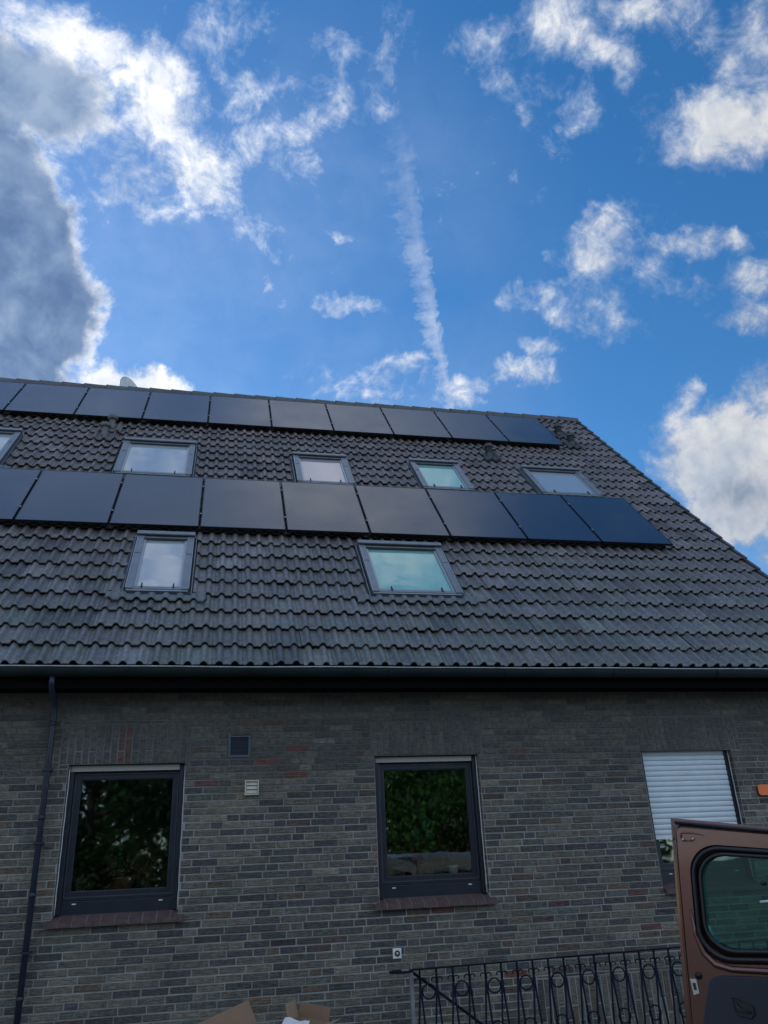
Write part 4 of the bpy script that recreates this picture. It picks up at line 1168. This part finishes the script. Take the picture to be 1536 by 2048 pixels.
for (az, el, ra, rb, rot, wt, gw) in BLOBS:
    if wt < .8: ra *= 1.2; rb *= 1.2
    az, el, rot = R(az), R(el), R(rot)
    c = Vector((math.sin(az) * math.cos(el), math.cos(az) * math.cos(el), math.sin(el)))
    e = Vector((math.cos(az), -math.sin(az), 0)); u = e.cross(c)
    if u.z < 0: u = -u
    a = e * math.cos(rot) + u * math.sin(rot); b = a.cross(c) * -1
    qa = N_('ShaderNodeVectorMath', operation='DOT_PRODUCT'); L(BD_, qa.inputs[0]); qa.inputs[1].default_value = a / (math.tan(R(ra)) * 1.25)
    qb = N_('ShaderNodeVectorMath', operation='DOT_PRODUCT'); L(BD_, qb.inputs[0]); qb.inputs[1].default_value = b / (math.tan(R(rb)) * 1.25)
    qa, qb = qa.outputs['Value'], qb.outputs['Value']
    q2 = math_('MULTIPLY_ADD', qb, qb, math_('MULTIPLY', qa, qa))
    v = math_('MULTIPLY_ADD', q2, -wt, wt)
    acc = v if acc is None else math_('SMOOTH_MAX', acc, v, .12)
    if gw > 0.05:
        g = math_('MULTIPLY_ADD', q2, -gw, gw)
        gacc = g if gacc is None else math_('SMOOTH_MAX', gacc, g, .2)
acc = math_('MAXIMUM', acc, 0.0); gacc = math_('MAXIMUM', gacc, 0.0)
def noise(vec, sc, det, rough, dist=0, lac=2.0):
    n = N_('ShaderNodeTexNoise'); n.inputs['Scale'].default_value = sc; n.inputs['Detail'].default_value = det
    n.inputs['Roughness'].default_value = rough; n.inputs['Distortion'].default_value = dist; n.inputs['Lacunarity'].default_value = lac; L(vec, n.inputs['Vector']); return n.outputs['Fac']
f1 = noise(WD, 12, 7, .60, 0)
f2 = noise(WD, 36, 6, .66, .35)
# unseen bright clouds added behind the camera to light the wall and roof
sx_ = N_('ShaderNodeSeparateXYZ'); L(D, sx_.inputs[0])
rear_fill = N_('ShaderNodeMapRange', interpolation_type='SMOOTHSTEP'); rear_fill.inputs[1].default_value = .12; rear_fill.inputs[2].default_value = -.25; rear_fill.inputs[3].default_value = 0; rear_fill.inputs[4].default_value = .62; L(sx_.outputs['Y'], rear_fill.inputs[0])
accb = math_('MAXIMUM', acc, rear_fill.outputs[0])
f4 = noise(WD, 105, 4, .6, 0)
nz = math_('ADD', math_('MULTIPLY', math_('SUBTRACT', f1, .5), 2.7), math_('ADD', math_('MULTIPLY', math_('SUBTRACT', f2, .5), 2.0), math_('MULTIPLY', math_('SUBTRACT', f4, .5), .7)))
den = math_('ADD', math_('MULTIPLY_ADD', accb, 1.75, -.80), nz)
# contrail
pc = dict(az=16.9, el=41.0)
caz, cel = R(17.0), R(40.5)
c = Vector((math.sin(caz) * math.cos(cel), math.cos(caz) * math.cos(cel), math.sin(cel)))
def dirv(az, el): az, el = R(az), R(el); return Vector((math.sin(az) * math.cos(el), math.cos(az) * math.cos(el), math.sin(el)))
ta = (dirv(17.9, 30.8) - dirv(15.3, 48.8)).normalized(); ta = (ta - c * ta.dot(c)).normalized(); tb_ = c.cross(ta).normalized()
def dot(v):
    n = N_('ShaderNodeVectorMath', operation='DOT_PRODUCT'); L(D, n.inputs[0]); n.inputs[1].default_value = v; return n.outputs['Value']
u = dot(ta); v = dot(tb_)
TR_K, TR_O = .12, 0.0
k = 0.0
# v0: curve of the trail
vv = math_('ADD', v, math_('MULTIPLY_ADD', math_('MULTIPLY', u, u), TR_K, TR_O))
cb = N_('ShaderNodeCombineXYZ'); L(math_('MULTIPLY', u, 95.0), cb.inputs[0]); L(math_('MULTIPLY', v, 30.0), cb.inputs[1])
cn = noise(cb.outputs[0], 1.0, 5, .6, .4)            # puffs shed across the trail
cn2 = noise(D, 30, 4, .7, .3)
cn3 = noise(D, 70, 4, .65, .8)
wid = math_('MULTIPLY_ADD', u, -.045, .0150)        # wider and fainter towards the zenith
lft = math_('GREATER_THAN', vv, 0.0)
weff = math_('ADD', math_('MULTIPLY', wid, math_('MULTIPLY_ADD', math_('SUBTRACT', cn3, .5), 2.2, .62)), math_('MULTIPLY', lft, math_('MULTIPLY', wid, math_('MULTIPLY_ADD', math_('SUBTRACT', cn, .5), 4.2, .75))))
weff = math_('MAXIMUM', weff, .002)
m1 = math_('SUBTRACT', 1.0, math_('DIVIDE', math_('ABSOLUTE', vv), weff), None, True)
tex = math_('MULTIPLY_ADD', math_('ADD', math_('ADD', cn3, cn2), cn), 1.1, -1.05, True)
m1 = math_('MULTIPLY', math_('POWER', m1, .55), math_('MULTIPLY_ADD', tex, .75, .22))
lw = math_('MULTIPLY', math_('SUBTRACT', cn3, .5), .008)
lv = math_('ADD', lw, vv)
off = math_('MULTIPLY', wid, .40)
line = math_('SUBTRACT', 1.0, math_('DIVIDE', math_('ABSOLUTE', math_('ADD', lv, off)), .0028), None, True)
line2 = math_('SUBTRACT', 1.0, math_('DIVIDE', math_('ABSOLUTE', math_('SUBTRACT', lv, math_('MULTIPLY', off, .5))), .0036), None, True)
m1 = math_('MAXIMUM', m1, math_('MULTIPLY', math_('MAXIMUM', line, line2), math_('MULTIPLY_ADD', cn3, 2.4, -.75, True)))
mr = N_('ShaderNodeMapRange', interpolation_type='SMOOTHSTEP'); mr.inputs[1].default_value = -.17; mr.inputs[2].default_value = .10; mr.inputs[3].default_value = 0.30; mr.inputs[4].default_value = .9; L(u, mr.inputs[0])
up_ = N_('ShaderNodeMapRange', interpolation_type='SMOOTHSTEP'); up_.inputs[1].default_value = -.24; up_.inputs[2].default_value = -.10; L(u, up_.inputs[0])
dn_ = N_('ShaderNodeMapRange', interpolation_type='SMOOTHSTEP'); dn_.inputs[1].default_value = .35; dn_.inputs[2].default_value = .2; L(u, dn_.inputs[0])
fwd_ = N_('ShaderNodeMath', operation='GREATER_THAN'); fwd_.inputs[1].default_value = 0; L(dot(c), fwd_.inputs[0])
trail = math_('MULTIPLY', math_('MULTIPLY', m1, mr.outputs[0]), math_('MULTIPLY', math_('MULTIPLY', up_.outputs[0], dn_.outputs[0]), fwd_.outputs[0]))
al = N_('ShaderNodeMapRange', interpolation_type='SMOOTHSTEP'); al.inputs[1].default_value = -.42; al.inputs[2].default_value = 1.15; L(den, al.inputs[0])
vdir = Vector((math.sin(R(2)) * math.cos(R(35)), math.cos(R(2)) * math.cos(R(35)), math.sin(R(35))))
vb_ = N_('ShaderNodeMapRange', interpolation_type='SMOOTHSTEP'); vb_.inputs[1].default_value = .90; vb_.inputs[2].default_value = 1.0; vb_.inputs[4].default_value = .30; L(dot(vdir), vb_.inputs[0])
vn_ = noise(WD, 4.5, 4, .5, .3)
veil = math_('MULTIPLY', vb_.outputs[0], math_('MULTIPLY_ADD', vn_, 1.8, -.45, True))
alpha = math_('MAXIMUM', math_('MAXIMUM', math_('MULTIPLY', al.outputs[0], .97), trail), veil)
# haze veil: soft large variation in the blue
# cloud shade: thin parts scatter the light of the sun behind, thick cores are grey
th = N_('ShaderNodeMapRange', interpolation_type='SMOOTHSTEP'); th.inputs[1].default_value = .55; th.inputs[2].default_value = 1.35
L(math_('ADD', den, math_('MULTIPLY', gacc, .35)), th.inputs[0])
gs_ = N_('ShaderNodeMapRange', interpolation_type='SMOOTHSTEP'); gs_.inputs[1].default_value = .62; gs_.inputs[2].default_value = 1.4
L(math_('ADD', gacc, math_('MULTIPLY', math_('SUBTRACT', f1, .5), 1.2)), gs_.inputs[0])
grey = gs_.outputs[0]
f3 = noise(WD, 9, 5, .55, .2)
white = N_('ShaderNodeMix', data_type='RGBA'); white.inputs[6].default_value = (.66, .76, .94, 1); white.inputs[7].default_value = (1.08, 1.07, 1.06, 1)
wr = N_('ShaderNodeMapRange'); wr.inputs[1].default_value = .2; wr.inputs[2].default_value = 1.1; L(den, wr.inputs[0]); L(wr.outputs[0], white.inputs[0])
gcol = N_('ShaderNodeMix', data_type='RGBA'); gcol.inputs[6].default_value = (.185, .28, .45, 1); gcol.inputs[7].default_value = (.32, .42, .58, 1)
gr_ = N_('ShaderNodeMapRange'); gr_.inputs[1].default_value = .42; gr_.inputs[2].default_value = .66; L(f3, gr_.inputs[0]); L(gr_.outputs[0], gcol.inputs[0])
cc = N_('ShaderNodeMix', data_type='RGBA'); L(grey, cc.inputs[0]); L(white.outputs[2], cc.inputs[6]); L(gcol.outputs[2], cc.inputs[7])
# brighter clouds nearer the sun
sunv = Vector((math.sin(SUN_AZ) * math.cos(SUN_EL), math.cos(SUN_AZ) * math.cos(SUN_EL), math.sin(SUN_EL)))
sd = N_('ShaderNodeMapRange'); sd.inputs[1].default_value = .35; sd.inputs[2].default_value = .95; sd.inputs[3].default_value = .52; sd.inputs[4].default_value = .84; L(dot(sunv), sd.inputs[0])
cs = N_('ShaderNodeVectorMath', operation='SCALE'); sh_ = N_('ShaderNodeMapRange'); sh_.inputs[1].default_value = .40; sh_.inputs[2].default_value = .62; sh_.inputs[3].default_value = .25; sh_.inputs[4].default_value = 1.0; L(math_('ADD', math_('MULTIPLY', f3, .6), math_('MULTIPLY', f2, .4)), sh_.inputs[0])
sc_ = N_('ShaderNodeMix', data_type='RGBA', blend_type='MULTIPLY'); sc_.inputs[0].default_value = 1; L(cc.outputs[2], sc_.inputs[6])
sc2 = N_('ShaderNodeMix', data_type='RGBA'); sc2.inputs[6].default_value = (.42, .53, .70, 1); sc2.inputs[7].default_value = (1, 1, 1, 1); L(sh_.outputs[0], sc2.inputs[0]); L(sc2.outputs[2], sc_.inputs[7])
L(sc_.outputs[2], cs.inputs[0]); L(math_('MULTIPLY', sd.outputs[0], math_('MULTIPLY_ADD', rear_fill.outputs[0], 3.8, 1.0)), cs.inputs['Scale'])  # added rear clouds are boosted to brighten the house front
SKY_STR = .12
hs = N_('ShaderNodeHueSaturation'); hs.inputs['Saturation'].default_value = 1.31; hs.inputs['Value'].default_value = .97; L(sky.outputs[0], hs.inputs['Color'])
cl_ = N_('ShaderNodeVectorMath', operation='SCALE'); L(cs.outputs[0], cl_.inputs[0]); cl_.inputs['Scale'].default_value = 1 / SKY_STR
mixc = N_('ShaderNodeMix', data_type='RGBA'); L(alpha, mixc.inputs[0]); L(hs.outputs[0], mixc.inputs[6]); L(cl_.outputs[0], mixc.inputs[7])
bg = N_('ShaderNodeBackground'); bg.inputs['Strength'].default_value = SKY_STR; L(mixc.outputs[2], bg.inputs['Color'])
wo = N_('ShaderNodeOutputWorld'); L(bg.outputs[0], wo.inputs['Surface'])
w.cycles.sampling_method = 'MANUAL'; w.cycles.sample_map_resolution = 256

sun = bpy.data.lights.new('sun', 'SUN'); sun.energy = 2.2; sun.angle = R(.53); sun.color = (1, .95, .88)
so = bpy.data.objects.new('sun', sun); col.objects.link(so)
so.rotation_euler = (-sunv).to_track_quat('-Z', 'Y').to_euler(); so.location = (0, 0, 30)

# ------------------------------------------------------------------ camera
cam = bpy.data.cameras.new('camera'); co = bpy.data.objects.new('camera', cam); col.objects.link(co)
CR = ((0.9794900450067383, -0.1969924103944499, -0.04234668794229939), (0.041975119676671904, 0.4050451678063064, -0.9133326345668867), (0.1970719184988742, 0.892822716043754, 0.405006489646064))
r0, r1, r2 = (Vector(v) for v in CR)
m4 = Matrix((r0, -r1, -r2)).transposed().to_4x4(); m4.translation = (0, -8.5, 1.62)
co.matrix_world = m4
cam.sensor_fit = 'VERTICAL'; cam.sensor_height = 24; cam.lens = 1617.093 / 2048 * 24; cam.clip_start = .05; cam.clip_end = 2000
scene.camera = co
scene.render.engine = 'CYCLES'
scene.render.resolution_x, scene.render.resolution_y = 768, 1024
scene.view_settings.view_transform = 'Standard'; scene.view_settings.look = 'None'
scene.view_settings.exposure = .45; scene.view_settings.gamma = 1
scene.cycles.max_bounces = 5; scene.cycles.diffuse_bounces = 2; scene.cycles.glossy_bounces = 3; scene.cycles.transparent_max_bounces = 12
